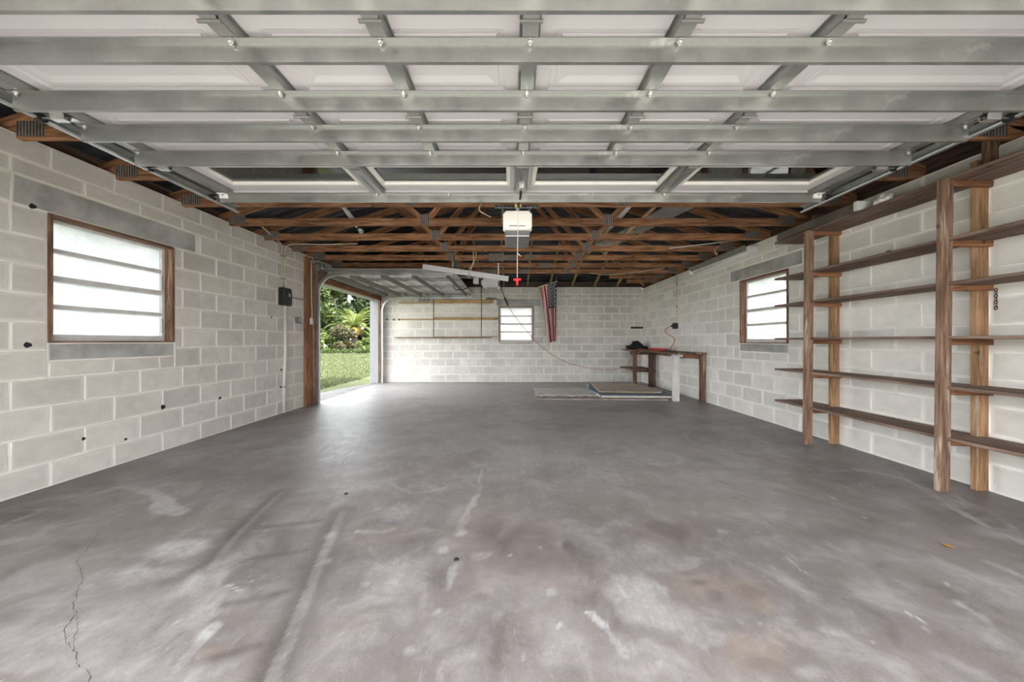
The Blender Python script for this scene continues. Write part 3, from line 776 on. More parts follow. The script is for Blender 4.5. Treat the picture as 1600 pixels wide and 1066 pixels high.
def section_skin(u0, u1, v0, v1, cells, t=.012, raised=True):
    """one door section seen from its inner side; cells = rectangles (ua,ub,va,vb); raised -> stepped panel, else hole"""
    us = sorted({u0, u1} | {c for q in cells for c in q[:2]}); vs = sorted({v0, v1} | {c for q in cells for c in q[2:]})
    V, F = [], []
    def quad(a, b, c, d): o = len(V); V.extend([a, b, c, d]); F.append((o, o + 1, o + 2, o + 3))
    for i in range(len(us) - 1):
        for j in range(len(vs) - 1):
            a, b, c, d = us[i], us[i + 1], vs[j], vs[j + 1]
            hit = any(abs(q[0] - a) < 1e-6 and abs(q[1] - b) < 1e-6 and abs(q[2] - c) < 1e-6 and abs(q[3] - d) < 1e-6 for q in cells)
            if not hit:
                quad((a, d, 0), (b, d, 0), (b, c, 0), (a, c, 0))
                quad((a, c, t), (b, c, t), (b, d, t), (a, d, t))
            elif raised:
                prev = (a, b, c, d, 0)
                for ins, z in ((.012, .009), (.030, .009), (.034, .003), (.052, .003), (.085, .011)):
                    cur = (a + ins, b - ins, c + ins, d - ins, z); p = prev
                    quad((p[0], p[2], p[4]), (cur[0], cur[2], cur[4]), (cur[1], cur[2], cur[4]), (p[1], p[2], p[4]))
                    quad((p[1], p[2], p[4]), (cur[1], cur[2], cur[4]), (cur[1], cur[3], cur[4]), (p[1], p[3], p[4]))
                    quad((p[1], p[3], p[4]), (cur[1], cur[3], cur[4]), (cur[0], cur[3], cur[4]), (p[0], p[3], p[4]))
                    quad((p[0], p[3], p[4]), (cur[0], cur[3], cur[4]), (cur[0], cur[2], cur[4]), (p[0], p[2], p[4]))
                    prev = cur
                p = prev; quad((p[0], p[3], p[4]), (p[1], p[3], p[4]), (p[1], p[2], p[4]), (p[0], p[2], p[4]))
                quad((a, c, t + .006), (b, c, t + .006), (b, d, t + .006), (a, d, t + .006))
    for a, b in (((u0, v0), (u1, v0)), ((u1, v0), (u1, v1)), ((u1, v1), (u0, v1)), ((u0, v1), (u0, v0))):
        quad((a[0], a[1], -.014), (b[0], b[1], -.014), (b[0], b[1], t), (a[0], a[1], t))
    for v, s in ((v0, 1), (v1, -1)):      # turned-in lips along the joints
        quad((u0, v, -.014), (u1, v, -.014), (u1, v + s * .012, -.014), (u0, v + s * .012, -.014))
        quad((u0, v + s * .012, -.014), (u1, v + s * .012, -.014), (u1, v + s * .012, 0), (u0, v + s * .012, 0))
    return mesh('section', V, F)

def overhead_door(root, W, half, joints, struts, stiles, topstiles, cols, windows, sk=.045, smat='galv'):
    """local frame: u across the opening, v along the travel, z=0 at the flange plane of the stiles, skin at +sk"""
    def part(n, m, mat=None, T=None): return put(n, m, mat, root, W @ (T if T is not None else Matrix.Identity(4)))
    def lbox(n, lo, hi, mat, ch=.001):
        c = [(a + b) / 2 for a, b in zip(lo, hi)]; v, f = cbox_geo(*[abs(b - a) for a, b in zip(lo, hi)], ch)
        return part(n, mesh(n, v, f), mat, Matrix.Translation(Vector(c)))
    ns = len(joints) - 1
    def channel(n, u, wd, va, vb, mat, h=sk):
        prof = [(-wd / 2 - .012, h), (-wd / 2, h), (-wd / 2, 0), (wd / 2, 0), (wd / 2, h), (wd / 2 + .012, h)]
        V, F = sheet_sweep([0, 1], prof, .0022, lambda i, a, b: (a, (va, vb)[i] - (va + vb) / 2, b))
        return part(n, mesh(n, V, F), mat, Matrix.Translation((u, (va + vb) / 2, 0)))
    for k in range(ns):
        v0, v1 = joints[k] + .002, joints[k + 1] - .002; top = k == ns - 1
        if top and windows:
            cells = [(a, b, v0 + .075, v1 - .155) for a, b in windows]
            m = section_skin(-half, half, v0, v1, cells, raised=False)
        else:
            m = section_skin(-half, half, v0, v1, [(a, b, v0 + .10, v1 - .10) for a, b in cols])
        part('door_section', m, M['doorwhite'], Matrix.Translation((0, 0, sk)))
        if top and windows:
            for a, b, c, d in cells:
                fw = .036; V, F = [], []
                ringp = [(0, 0), (0, -.010), (.010, -.018), (fw - .008, -.018), (fw, -.006), (fw, .004)]
                for q, (ins, z) in enumerate(ringp):
                    i2 = ins - .014
                    V += [(a + i2, c + i2, z), (b - i2, c + i2, z), (b - i2, d - i2, z), (a + i2, d - i2, z)]
                for q in range(len(ringp) - 1):
                    for e in range(4): F.append((q * 4 + e, q * 4 + (e + 1) % 4, q * 4 + 4 + (e + 1) % 4, q * 4 + 4 + e))
                fo = part('window_frame', mesh('window_frame', V, F), M['doorframe'], Matrix.Translation((0, 0, sk)))
                lv, lf = cbox_geo(b - a - .03, d - c - .03, .004)
                put('pane', mesh('pane', lv, lf), M['glass'], fo, W @ Matrix.Translation(((a + b) / 2, (c + d) / 2, sk + .006)))
        for u in (topstiles if top and windows else stiles):
            if top and windows:
                channel('stile', u, .082, v0, v1, M['galv']); channel('stile_rib', u, .02, v0 + .02, v1 - .02, M['galvdark'], sk * .6)
            else:
                channel('stile', u, .058, v0, v1, M['galv'])
                for q in (.10, .16, .30): 
                    vv = v0 + (v1 - v0) * q
                    V = [(.006 * math.cos(e * PI / 3), .006 * math.sin(e * PI / 3), -.0016) for e in range(6)]
                    part('stile_hole', mesh('stile_hole', V + [(x, y, .002) for x, y, _ in V], [tuple(range(6))] + [(e, (e + 1) % 6, 6 + (e + 1) % 6, 6 + e) for e in range(6)]), M['black'], Matrix.Translation((u, vv, 0)))
        for s in (-1, 1): channel('end_stile', s * (half - .034), .062, v0, v1, M['galv'])
    # struts: hat section, web towards the opening
    for v, h in struts:
        prof = [(-.024, 0), (0, 0), (.004, -h), (.017, -h), (.017, -h + .012)]
        V, F = sheet_sweep([0, 1], prof, .0022, lambda i, a, b: ((-half - .005, half + .005)[i], a, b))
        part('strut', mesh('strut', V, F), M[smat], Matrix.Translation((0, v, -.0035)))
        for u in list(stiles) + [-half + .03, half - .03]:
            part('bolt', BOLT, None, Matrix.Translation((u, v - .013, -.0045)))
    # hinges: two leaves and a knuckle bridging each joint
    for jn in joints[1:-1]:
        for u in (topstiles if jn == joints[-2] and windows else stiles):
            V, F = sheet_sweep([0, 1], [(-.075, -.004), (-.014, -.004), (0, -.012), (.014, -.004), (.075, -.004)], .003,
                               lambda i, a, b: ((-.03, .03)[i], a, b))
            hg = part('hinge', mesh('hinge', V, F), M['galvshade'], Matrix.Translation((u, jn, 0)))
            vv, ff = tube_geo([(-.042, 0, 0), (.042, 0, 0)], .007, 6)
            put('hinge_pin', mesh('hinge_pin', vv, ff), M['galvshade'], hg, W @ Matrix.Translation((u, jn, -.017)))
    for jn in joints:
        for s in (-1, 1):
            vtop = jn == joints[-1]
            jj = jn - (.05 if vtop else 0) + (.04 if jn == joints[0] else 0)
            V, F = sheet_sweep([0, 1], [(-.05, -.006), (-.018, -.006), (-.014, -.034), (.014, -.034), (.018, -.006), (.05, -.006)], .003,
                               lambda i, a, b: ((-.035, .035)[i], a, b))
            br = part('roller_bracket', mesh('roller_bracket', V, F), M['bolt'] if not vtop else M['whiteplastic'],
                      Matrix.Translation((s * (half - .03), jj, -.002)))
            ax = [(s * (half - .06), jj, -.022), (s * (half + .085), jj, -.022)]
            vv, ff = tube_geo(ax, .0055, 6)
            put('roller_axle', mesh('roller_axle', vv, ff), M['galv'], br, W)
            vv, ff = tube_geo([(s * (half + .062), jj, -.022), (s * (half + .088), jj, -.022)], .023, 12)
            put('roller', mesh('roller', vv, ff), M['black'], br, W)

def door_track(name, label, cat, W, side, u, vv, zc, vend, rad, zb=0.0, group=None):
    """C-channel: vertical leg at v=vv, bend, horizontal run at height zc to v=vend; side=+1 opens towards +u"""
    path = [(vv, zb)] + [(vv, zb + (zc - rad - zb) * k / 3) for k in (1, 2, 3)]
    for k in range(1, 11):
        a = PI - k * PI / 20
        path.append((vv + rad + rad * math.cos(a), zc - rad + rad * math.sin(a)))
    path += [(vv + rad + (vend - vv - rad) * k / 3, zc) for k in (1, 2, 3)]
    tang = []
    for i in range(len(path)):
        a = path[max(0, i - 1)]; b = path[min(len(path) - 1, i + 1)]
        d = Vector((b[0] - a[0], b[1] - a[1])).normalized(); tang.append(d)
    prof = [(.030, -.018), (.026, -.027), (.006, -.027), (0, -.02), (0, .02), (.006, .027), (.034, .027)]
    def pl(i, a, b):
        d = tang[i]; nx, nz = -d.y, d.x
        return (u + side * a, path[i][0] + nx * b, path[i][1] + nz * b)
    V, F = sheet_sweep(path, prof, .0025, pl)
    c = sum((W @ Vector(v) for v in V), Vector()) / len(V)
    root = thing(name, label, cat, tuple(W @ Vector((u, vv, zb))), group)
    put('rail', mesh('rail', V, F), M['galvdark'], root, W)
    # wall angle behind the vertical leg and the angle above the run
    V, F = sheet_sweep([0, 1], [(0, 0), (0, .035), (-side * .05, .035)], .003, lambda i, a, b: (u - side * .008 + a, vv - .03 - b + .03, (zb, zc + .05)[i]))
    put('wall_angle', mesh('wall_angle', V, F), M['galv'], root, W)
    V, F = sheet_sweep([0, 1], [(0, .03), (0, .075), (side * .035, .075)], .003, lambda i, a, b: (u - side * .004 + a, (vv + .05, vend - .02)[i], zc + b))
    put('stiffener', mesh('stiffener', V, F), M['galv'], root, W)
    for q in (.35, .7, 1.0):
        vq = vv + (vend - vv) * q - .03
        put('bolt', BOLT, None, root, W @ Matrix.Translation((u, vq, zc)) @ Matrix.Rotation(side * PI / 2, 4, 'Y'))
    return root

# --- the big front door, rolled up overhead
D1 = Matrix.Translation((.07, 0, 2.235)) @ Matrix.Rotation(math.atan(.018), 4, 'X')
door1 = struct('door_1', 'wide white sectional garage door rolled up overhead, galvanised struts', (.07, .7, 2.235))
overhead_door(door1, D1, 2.44, [.69, 1.228, 1.769, 2.30, 2.835],
              [(.80, .073), (1.121, .072), (1.335, .071), (1.62, .073), (1.878, .074), (2.145, .074), (2.772, .062)],
              [-1.16, -.58, 0, .58, 1.16], [-1.16, 0, 1.16],
              [(-2.30, -1.28), (-1.06, -.10), (.10, 1.06), (1.28, 2.30)],
              [(-2.26, -1.25), (-1.08, -.09), (.09, 1.08), (1.25, 2.26)])
I4 = Matrix.Identity(4)
door_track('garage_door_track', 'long galvanised rail under the trusses above the left wall window', 'track', Matrix.Translation((.07, 0, 0)), 1, -2.535, .40, 2.262, 3.05, .34, group='overhead door tracks')
door_track('garage_door_track', 'long galvanised rail under the trusses above the wooden wall shelves', 'track', Matrix.Translation((.07, 0, 0)), -1, 2.535, .40, 2.262, 3.05, .34, group='overhead door tracks')

# --- the smaller side door at the left rear
D2 = Matrix.Translation((-WX, 7.425, 2.318)) @ Matrix.Rotation(-PI / 2, 4, 'Z')
door2 = struct('door_2', 'smaller white sectional garage door rolled up at the left rear', (-2.2, 7.425, 2.3))
J2 = [.16, .71, 1.27, 1.83, 2.40]
overhead_door(door2, D2, 1.38, J2, [(.20, .10), (.58, .10), (1.13, .10), (1.68, .10), (2.29, .10)],
              [-.46, .46], [-.46, .46], [(-1.30, -.72), (-.66, -.03), (.03, .66), (.72, 1.30)], None, smat='galvshade')
W2 = Matrix.Translation((-WX, 7.425, 0)) @ Matrix.Rotation(-PI / 2, 4, 'Z')
door_track('garage_door_track', 'nearer curved rail of the side garage door, beside the reddish wooden jamb', 'track', W2, -1, 1.475, .075, 2.262, 2.42, .34, group='side door tracks')
door_track('garage_door_track', 'farther curved rail of the side garage door, at the rear corner', 'track', W2, 1, -1.475, .075, 2.215, 2.42, .34, group='side door tracks')

# torsion tube over the side door with its bearing plate and cable drum
tor = thing('torsion_tube', 'grey torsion tube with cable drums above the side door opening', 'door spring', (-3.36, 5.95, 2.40))
tube('shaft', [(-3.36, 5.85, 2.40), (-3.36, 8.95, 2.40)], .014, M['galvdark'], tor)
tube('spring', [(-3.36, 6.25, 2.40), (-3.36, 8.5, 2.40)], .034, M['galvdark'], tor, 10)
for y in (5.99, 8.82):
    tube('cable_drum', [(-3.36, y - .05, 2.40), (-3.36, y - .045, 2.40), (-3.36, y - .03, 2.40), (-3.36, y + .03, 2.40), (-3.36, y + .045, 2.40)],
         [.02, .062, .048, .048, .062], M['bolt'], tor, 14, False)
    box('bearing_plate', (-3.42, y - .075, 2.31), (-3.31, y - .071, 2.46), M['galv'], tor, 0)

# ================================================================ roof trusses
PLATE = {}
def gang_plate(parent, x, y, z, sx, sz, rot=0.0):
    key = (sx, sz)
    if key not in PLATE:
        V, F = [], []
        n = max(3, int(sx / .012))
        for i in range(n + 1):
            xx = -sx / 2 + sx * i / n
            V += [(xx, -.0012 if i % 2 else 0, -sz / 2), (xx, -.0012 if i % 2 else 0, sz / 2)]
        F = [(2 * i, 2 * i + 2, 2 * i + 3, 2 * i + 1) for i in range(n)]
        PLATE[key] = mesh('gang_plate', V, F)
    return put('gang_plate', PLATE[key], M['plate'], parent, Matrix.Translation((x, y - .0215, z)) @ Matrix.Rotation(rot, 4, 'Y'))
ZB = 2.553           # bottom of chords sits on the plate line
TW, TD = .038, .089
def rzo(x): return roof_z(x) - .05
def truss(y, label, splice):
    zb = 2.50; xe = WX + .17; cx = .05
    t = thing('roof_truss', label, 'truss', (0, y, zb), 'roof trusses')
    zc = zb + TD / 2
    beam('bottom_chord', (-xe, y, zc), (xe, y, zc), TW, TD, M['truss'], t)
    hip = min(RIDGE, 2.66 + (YB + TH - y) * PITCH) - .05
    xt = max(0.0, WX + TH - (hip + .05 - 2.66) / PITCH) if hip + .05 < RIDGE - 1e-4 else 0
    off = TD * .55
    z0 = roof_z(WX + .30) - .05 - off
    if xt > .05:
        zt = roof_z(xt) - .05 - off
        beam('top_chord', (-xt, y, zt), (xt, y, zt), TW, TD, M['truss'], t)
    else: xt, zt = 0.0, RIDGE - .05 - off - .01
    for s in (-1, 1):
        beam('top_chord', (s * (WX + .16), y, roof_z(WX + .16) - .05 - off), (s * max(xt, .02), y, zt), TW, TD, M['truss'], t, up=(0, 0, 1))
        xb = cx + s * 1.115; xm = s * 1.78
        zm = roof_z(xm) - .05 - TD
        zm = min(zm, zt - TD * .5)
        xpk = s * max(.06, xt * .8)
        beam('web', (xb + s * .04, y, zb + TD), (xm, y, zm), TW, .064, M['truss'], t)
        beam('web', (xb - s * .05, y, zb + TD), (xpk, y, zt - TD * .4), TW, .064, M['truss'], t)
        gang_plate(t, xb, y, zb + .07, .115, .13)
        gang_plate(t, s * (WX - .11), y, zb + .066, .20, .105)
    if splice is not None: gang_plate(t, splice, y, zb + .045, .20, .08)
    return t
TR = [(1.21, 'roof truss nearest the camera, mostly hidden above the overhead door', None),
      (1.80, 'second roof truss from the camera, ends showing past the overhead door rails', None),
      (2.395, 'third roof truss from the camera, above the near end of the left window', None),
      (2.99, 'fourth roof truss from the camera, above the far end of the overhead door', None),
      (3.585, 'roof truss just past the overhead door, its lower edge skimming the last strut', None),
      (4.18, 'roof truss just behind the lit opener unit, first one fully in view', None),
      (4.775, 'second fully visible roof truss counting back from the lit opener unit', None),
      (5.37, 'third fully visible roof truss counting back from the lit opener unit', None),
      (5.965, 'fourth fully visible roof truss, with splice plates near its middle', -.02),
      (6.56, 'fifth fully visible roof truss, second from the rear of the row', .62),
      (7.13, 'rearmost full roof truss, the pale rafters starting behind it', .27)]
for y, lab, sp in TR:
    t = truss(y, lab, sp)
    if abs(y - 5.965) < .01:
        gang_plate(t, -.27, y, 2.55, .26, .13); gang_plate(t, .30, y, 2.555, .13, .09)
    if abs(y - 7.13) < .01: gang_plate(t, -.46, y, 2.54, .26, .085)
# hip end: pale jack rafters falling from the rear truss to the back wall
names = ['far left', 'second from the left', 'third from the left', 'fourth from the left', 'just left of the middle', 'just right of the middle',
         'right of the flag', 'second right of the flag', 'third right of the flag', 'nearest the right rear corner']
for k, x in enumerate((-2.62, -2.02, -1.42, -.82, -.22, .42, 1.02, 1.62, 2.22, 2.82)):
    y0 = max(7.15, YB + TH - (WX + TH - abs(x)) + .05)
    zr_ = lambda y: 2.66 + (YB + TH - y) * PITCH - .05 - .05
    o = beam('hip_rafter', (x, y0, zr_(y0)), (x, YB + .12, zr_(YB + .12)), TW, TD, M['newwood'])
    tag(o, 'pale rafter sloping down to the back wall, %s' % names[k], 'rafter', 'rafters of the rear hip')
for s, side in ((-1, 'left'), (1, 'right')):
    o = beam('hip_rafter', (s * (WX + .1), YB + .1, 2.60), (s * 1.60, 7.17, 2.60 + 1.93 * .33), TW, TD, M['newwood'])
    tag(o, 'diagonal corner rafter rising from the %s rear corner' % side, 'rafter', 'rafters of the rear hip')
    for y, w_ in ((7.72, 'nearer'), (8.31, 'farther')):
        xi = WX - (YB - y) + .08
        t = thing('jack_truss', 'short %s jack truss above the %s rear corner' % (w_, side), 'truss', (s * WX, y, 2.50), 'corner jack trusses')
        beam('bottom_chord', (s * (WX + .15), y, 2.545), (s * xi, y, 2.545), TW, TD, M['truss'], t)
        beam('top_chord', (s * (WX + .15), y, roof_z(WX + .15) - .10), (s * xi, y, roof_z(xi) - .10), TW, TD, M['truss'], t)
        gang_plate(t, s * (WX - .13), y, 2.585, .24, .12)

# things stored up among the trusses
o = tube('plastic_pipe', [(1.46, 3.3, 2.775), (1.46, 6.5, 2.775)], .036, M['pvc'], None, 12)
tag(o, 'long white plastic pipe laid across the trusses on the right', 'pipe')
pp = thing('plastic_pipe', 'white plastic pipe with a metal tip hanging askew between trusses on the left', 'pipe', (-2.18, 4.42, 2.9))
tube('pipe_body', [(-2.31, 4.42, 3.00), (-1.975, 4.42, 2.545)], .03, M['pvc'], pp, 12)
tube('tie_wire', [(-2.24, 4.42, 2.92), (-2.24, 4.30, 2.97), (-2.24, 4.19, 3.03)], .004, M['cable'], pp, 5)
tube('pipe_tip', [(-1.985, 4.42, 2.56), (-1.945, 4.42, 2.50)], .034, M['galv'], pp, 12)
o = beam('wooden_batten', (1.615, 3.6, 2.606), (1.615, 6.4, 2.606), .04, .02, M['newwood']); tag(o, 'thin pale batten laid along the tops of the truss chords', 'batten')
def corrugated(p0, p1, wd, th, n):
    prof = []
    for i in range(n * 4 + 1):
        a = -wd / 2 + wd * i / (n * 4); prof.append((a, th * (.5 if (i % 4) in (1, 2) else 0)))
    M_, L = frame_of(p0, p1)
    V, F = sheet_sweep([0, 1], prof, .002, lambda i, a, b: ((-L / 2, L / 2)[i], a, b))
    return put('roofing_sheet', mesh('roofing_sheet', V, F), M['galv'], None, M_)
o = corrugated((2.05, 3.3, 2.612), (1.42, 5.75, 2.612), .34, .03, 5); tag(o, 'grey corrugated metal sheet lying diagonally on the truss chords', 'metal sheet')
for k, (x, y0, y1) in enumerate(((-2.85, 2.4, 4.0), (2.95, 2.6, 4.3))): pass

# ================================================================ fixtures and objects
def loft(name, rings, mat, parent=None, W=None, smooth=False):
    """closed rings with equal vertex counts, capped"""
    n = len(rings[0]); V = [v for r in rings for v in r]; F = []
    for i in range(len(rings) - 1):
        for k in range(n): F.append((i * n + k, i * n + (k + 1) % n, (i + 1) * n + (k + 1) % n, (i + 1) * n + k))
    F.append(tuple(range(n))[::-1]); F.append(tuple((len(rings) - 1) * n + k for k in range(n)))
    return put(name, mesh(name, V, F, smooth), mat, parent, W)

def lump(name, loc, sx, sy, sz, mat, seed, parent=None, flat=True):
    b = bmesh.new(); bmesh.ops.create_icosphere(b, subdivisions=4, radius=1.0); b.verts.index_update()
    V = []
    for v in b.verts:
        n_ = mnoise.noise(v.co * 1.7 + Vector((seed, 0, 0))) * .30 + mnoise.noise(v.co * 4.5 + Vector((0, seed, 0))) * .13
        p = v.co * (1 + n_); z = p.z
        if flat and z < -.45: z = -.45
        V.append((p.x * sx, p.y * sy, (z + .45) * sz))
    F = [tuple(v.index for v in f.verts) for f in b.faces]; b.free()
    return put(name, mesh(name, V, F, True), mat, parent, Matrix.Translation(Vector(loc)))
# --- opener unit of the big door: lamp lens in front, grey body
def lensmat():
    m, t, b, out = newmat('lit_lamp_lens'); g = G(t)
    setc(b, (.74, .72, .68)); b.inputs['Roughness'].default_value = .35
    b.inputs['Emission Color'].default_value = (1.0, .90, .74, 1); b.inputs['Emission Strength'].default_value = .045
    return m
M['lens'] = lensmat()
M['shadedmetal'] = plain('shaded_reflector', (.22, .21, .19), .5)  # upper reflector plate coloured dark to carry its shade
op = thing('garage_door_opener', 'ceiling-hung opener unit with a lit white lamp lens over a grey body', 'door opener', (.055, 3.5, 2.12))
cx = .053
def ringxz(y, x0, x1, z0, z1, c=.02):
    return [(x0 + c, y, z0), (x1 - c, y, z0), (x1, y, z0 + c), (x1, y, z1 - c), (x1 - c, y, z1), (x0 + c, y, z1), (x0, y, z1 - c), (x0, y, z0 + c)]
loft('lamp_lens', [ringxz(3.30, cx - .128, cx + .128, 2.185, 2.345, .03), ringxz(3.31, cx - .140, cx + .140, 2.172, 2.352, .03), ringxz(3.40, cx - .142, cx + .142, 2.17, 2.355, .02)], M['lens'], op)
loft('motor_body', [ringxz(3.34, cx - .118, cx + .118, 2.128, 2.19, .015), ringxz(3.40, cx - .128, cx + .128, 2.115, 2.345), ringxz(3.76, cx - .128, cx + .128, 2.115, 2.345), ringxz(3.78, cx - .11, cx + .11, 2.13, 2.33)], M['greyplastic'], op)
box('lower_lip', (cx - .115, 3.335, 2.112), (cx + .115, 3.345, 2.122), M['whiteplastic'], op, .001)
for k in range(10): box('vent_slot', (cx - .075 + k * .0155, 3.2975, 2.197), (cx - .066 + k * .0155, 3.300, 2.209), M['black'], op, 0)
def perf_angle(name, p0, p1, parent, wd=.032):
    M_, L = frame_of(p0, p1)
    V, F = sheet_sweep([0, 1], [(-wd, 0), (0, 0), (0, wd)], .0025, lambda i, a, b: ((-L / 2, L / 2)[i], a, b))
    o = put(name, mesh(name, V, F), M['galvdark'], parent, M_)
    n = int(L / .04); V, F = [], []
    for k in range(n):
        x = -L / 2 + L * (k + .5) / n; b = len(V)
        V += [(x - .009, -.0022, wd * .35), (x + .009, -.0022, wd * .35), (x + .009, -.0022, wd * .65), (x - .009, -.0022, wd * .65)]; F.append((b, b + 1, b + 2, b + 3))
        b = len(V)
        V += [(x - .009, -wd * .35, -.0022), (x + .009, -wd * .35, -.0022), (x + .009, -wd * .65, -.0022), (x - .009, -wd * .65, -.0022)]; F.append((b, b + 1, b + 2, b + 3))
    put('slots', mesh('slots', V, F), M['black'], o, M_)
    return o
perf_angle('hanger_bar', (cx - .23, 3.545, 2.468), (cx + .23, 3.545, 2.468), op)
for x in (cx - .135, cx + .135): perf_angle('hanger_strap', (x, 3.52, 2.30), (x, 3.52, 2.47), op, .025)
beam('drive_rail', (cx, .35, 2.375), (cx, 3.62, 2.375), .03, .045, M['galv'], op)
tr = put('trolley', mesh('trolley', *cbox_geo(.05, .16, .05, .005)), M['black'], op, Matrix.Translation((cx, 2.98, 2.335)))
for s in (-1, 1):
    tube('pulley', [(cx + s * .017, 2.93, 2.285), (cx + s * .017, 2.93, 2.24)], .013, M['brass'], op, 10)
tube('door_arm', [(cx, 2.95, 2.33), (cx + .004, 2.93, 2.235), (cx + .016, 2.70, 2.245), (cx + .02, 2.645, 2.268)], .009, M['black'], op, 6)
box('arm_bracket', (cx + .0, 2.60, 2.255), (cx + .04, 2.66, 2.285), M['bolt'], op)
rp = thing('release_rope', 'pull cord with a red T handle hanging below the lit opener', 'pull cord', (.047, 2.95, 1.60))
tube('cord', smooth_path([(.055, 2.93, 2.25), (.050, 2.93, 2.0), (.046, 2.93, 1.8), (.045, 2.93, 1.625)], 4), .0035, M['string'], rp, 6)
tube('knot_end', smooth_path([(.046, 2.93, 1.83), (.05, 2.93, 1.84), (.075, 2.93, 1.815)], 3), .0035, M['string'], rp, 6)
tube('handle', [(.012, 2.93, 1.615), (.078, 2.93, 1.617)], [.011, .011], M['redplastic'], rp, 10)
tube('handle_stem', [(.045, 2.93, 1.625), (.045, 2.93, 1.565)], [.012, .008], M['redplastic'], rp, 10)

# --- opener of the side door
o2 = thing('garage_door_opener', 'small white opener unit of the side door, hung near the back wall window', 'door opener', (-.46, 7.42, 2.27))
loft('motor_body', [[(x, y, z) for y, z in ((7.30, 2.275), (7.54, 2.275), (7.54, 2.45), (7.30, 2.45))] for x in (-.545, -.30)], M['whiteplastic'], o2)
V = []
rings = []
for y in (7.29, 7.55):
    rings.append([(-.545 - .115 * math.sin(a), y, 2.34 + .10 * math.cos(a)) for a in [PI * k / 8 for k in range(9)]])
n = 9; V = rings[0] + rings[1]
F = [(k, k + 1, n + k + 1, n + k) for k in range(n - 1)] + [tuple(range(n)), tuple(range(n, 2 * n))[::-1], (0, n, 2 * n - 1, n - 1)]
put('lamp_cover', mesh('lamp_cover', V, F), M['whiteplastic'], o2)
box('end_cap', (-.30, 7.295, 2.27), (-.262, 7.545, 2.46), M['greyplastic'], o2)
tube('lamp_bulb', [(-.285, 7.31, 2.262), (-.285, 7.31, 2.24), (-.285, 7.31, 2.21), (-.285, 7.31, 2.195)], [.015, .03, .03, .012], M['whiteplastic'], o2, 10)
beam('drive_rail', (-3.2, 7.42, 2.475), (-.42, 7.42, 2.475), .03, .045, M['galv'], o2)
box('trolley', (-.84, 7.38, 2.33), (-.72, 7.46, 2.47), M['bolt'], o2)
tube('door_arm', [(-.80, 7.42, 2.34), (-1.06, 7.42, 2.20), (-1.24, 7.42, 2.20)], .012, M['black'], o2, 6)
tube('arm_hook', [(-1.24, 7.42, 2.20), (-1.28, 7.42, 2.27)], .012, M['black'], o2, 6)
for x in (-.50, -.335): perf_angle('hanger_strap', (x, 7.42, 2.44), (x, 7.42, 2.62), o2, .03)

# --- white trim bar hanging askew from hangers
tb = thing('hanging_trim_bar', 'long white bar hanging askew beside the raised side door', 'bar', (-.8, 5.86, 2.25))
beam('bar', (-1.53, 5.86, 2.365), (-.06, 5.86, 2.155), .05, .085, M['doorwhite'], tb)
beam('hanger', (-.93, 5.87, 2.30), (-.93, 5.87, 2.50), .035, .004, M['galv'], tb, 0, (1, 0, 0))
beam('hanger', (-.235, 5.90, 2.12), (-.235, 5.90, 2.44), .03, .02, M['whiteplastic'], tb, .002, (1, 0, 0))
st = beam('wire_strap', (-1.02, 5.90, 2.36), (-1.02, 5.90, 2.56), .05, .03, M['galv'], None, .002, (1, 0, 0)); tag(st, 'grey metal strap hanging from a truss above the raised side door', 'strap')

# --- electrics, left wall
ep = thing('electrical_panel', 'black metal electrical box on the left wall before the side door', 'electrical box', (-3.42, 5.14, 1.62))
def lb(n, lo, hi, mat, par, ch=.004): return box(n, lo, hi, mat, par, ch)
lb('box_body', (-3.462, 5.045, 1.62), (-3.385, 5.24, 1.885), M['black'], ep, .006)
lb('box_door', (-3.385, 5.055, 1.63), (-3.372, 5.23, 1.855), M['black'], ep, .004)
lb('latch', (-3.373, 5.14, 1.755), (-3.364, 5.165, 1.815), M['greyplastic'], ep, .002)
lb('rating_label', (-3.3722, 5.175, 1.76), (-3.3715, 5.195, 1.80), M['alu'], ep, 0)
pc = thing('drain_conduit', 'white plastic pipe running down from the black electrical box to the floor', 'pipe', (-3.42, 5.16, 0))
tube('pipe', [(-3.432, 5.165, 1.62), (-3.430, 5.16, .9), (-3.432, 5.13, .40), (-3.42, 5.115, .01)], .0235, M['pvc'], pc, 12)
lb('strap', (-3.455, 5.07, .385), (-3.452, 5.21, .41), M['plate'], pc, 0); 
tube('strap_loop', [(-3.453, 5.10, .397), (-3.405, 5.11, .397), (-3.402, 5.15, .397), (-3.453, 5.17, .397)], .007, M['plate'], pc, 6)
cc_ = thing('cable_run', 'pair of cream cables rising from the black electrical box to the trusses', 'cable', (-3.44, 5.13, 1.885))
tube('cable', smooth_path([(-3.44, 5.115, 1.885), (-3.445, 5.11, 2.1), (-3.44, 5.10, 2.4), (-3.43, 5.08, 2.52), (-3.38, 4.85, 2.56), (-3.3, 4.5, 2.60)], 5), .009, M['cable'], cc_, 6)
tube('cable', smooth_path([(-3.44, 5.165, 1.885), (-3.445, 5.16, 2.1), (-3.44, 5.165, 2.4), (-3.43, 5.17, 2.50), (-3.32, 5.18, 2.56), (-2.9, 5.22, 2.565), (-2.4, 5.3, 2.60)], 5), .009, M['cable'], cc_, 6)
for z in (2.02, 2.36): lb('cable_clip', (-3.456, 5.09, z), (-3.428, 5.18, z + .014), M['plate'], cc_, 0)
jc = thing('cable_run', 'short grey cable from the electrical box to the wooden jamb', 'cable', (-3.44, 5.3, 1.8))
tube('cable', smooth_path([(-3.42, 5.24, 1.80), (-3.43, 5.30, 1.775), (-3.43, 5.5, 1.765), (-3.41, 5.70, 1.765)], 5), .007, M['plate'], jc, 6)
jb = thing('cable_run', 'bare tan cable stapled down the wooden jamb to the light switch', 'cable', (-3.40, 5.8, 2.4))
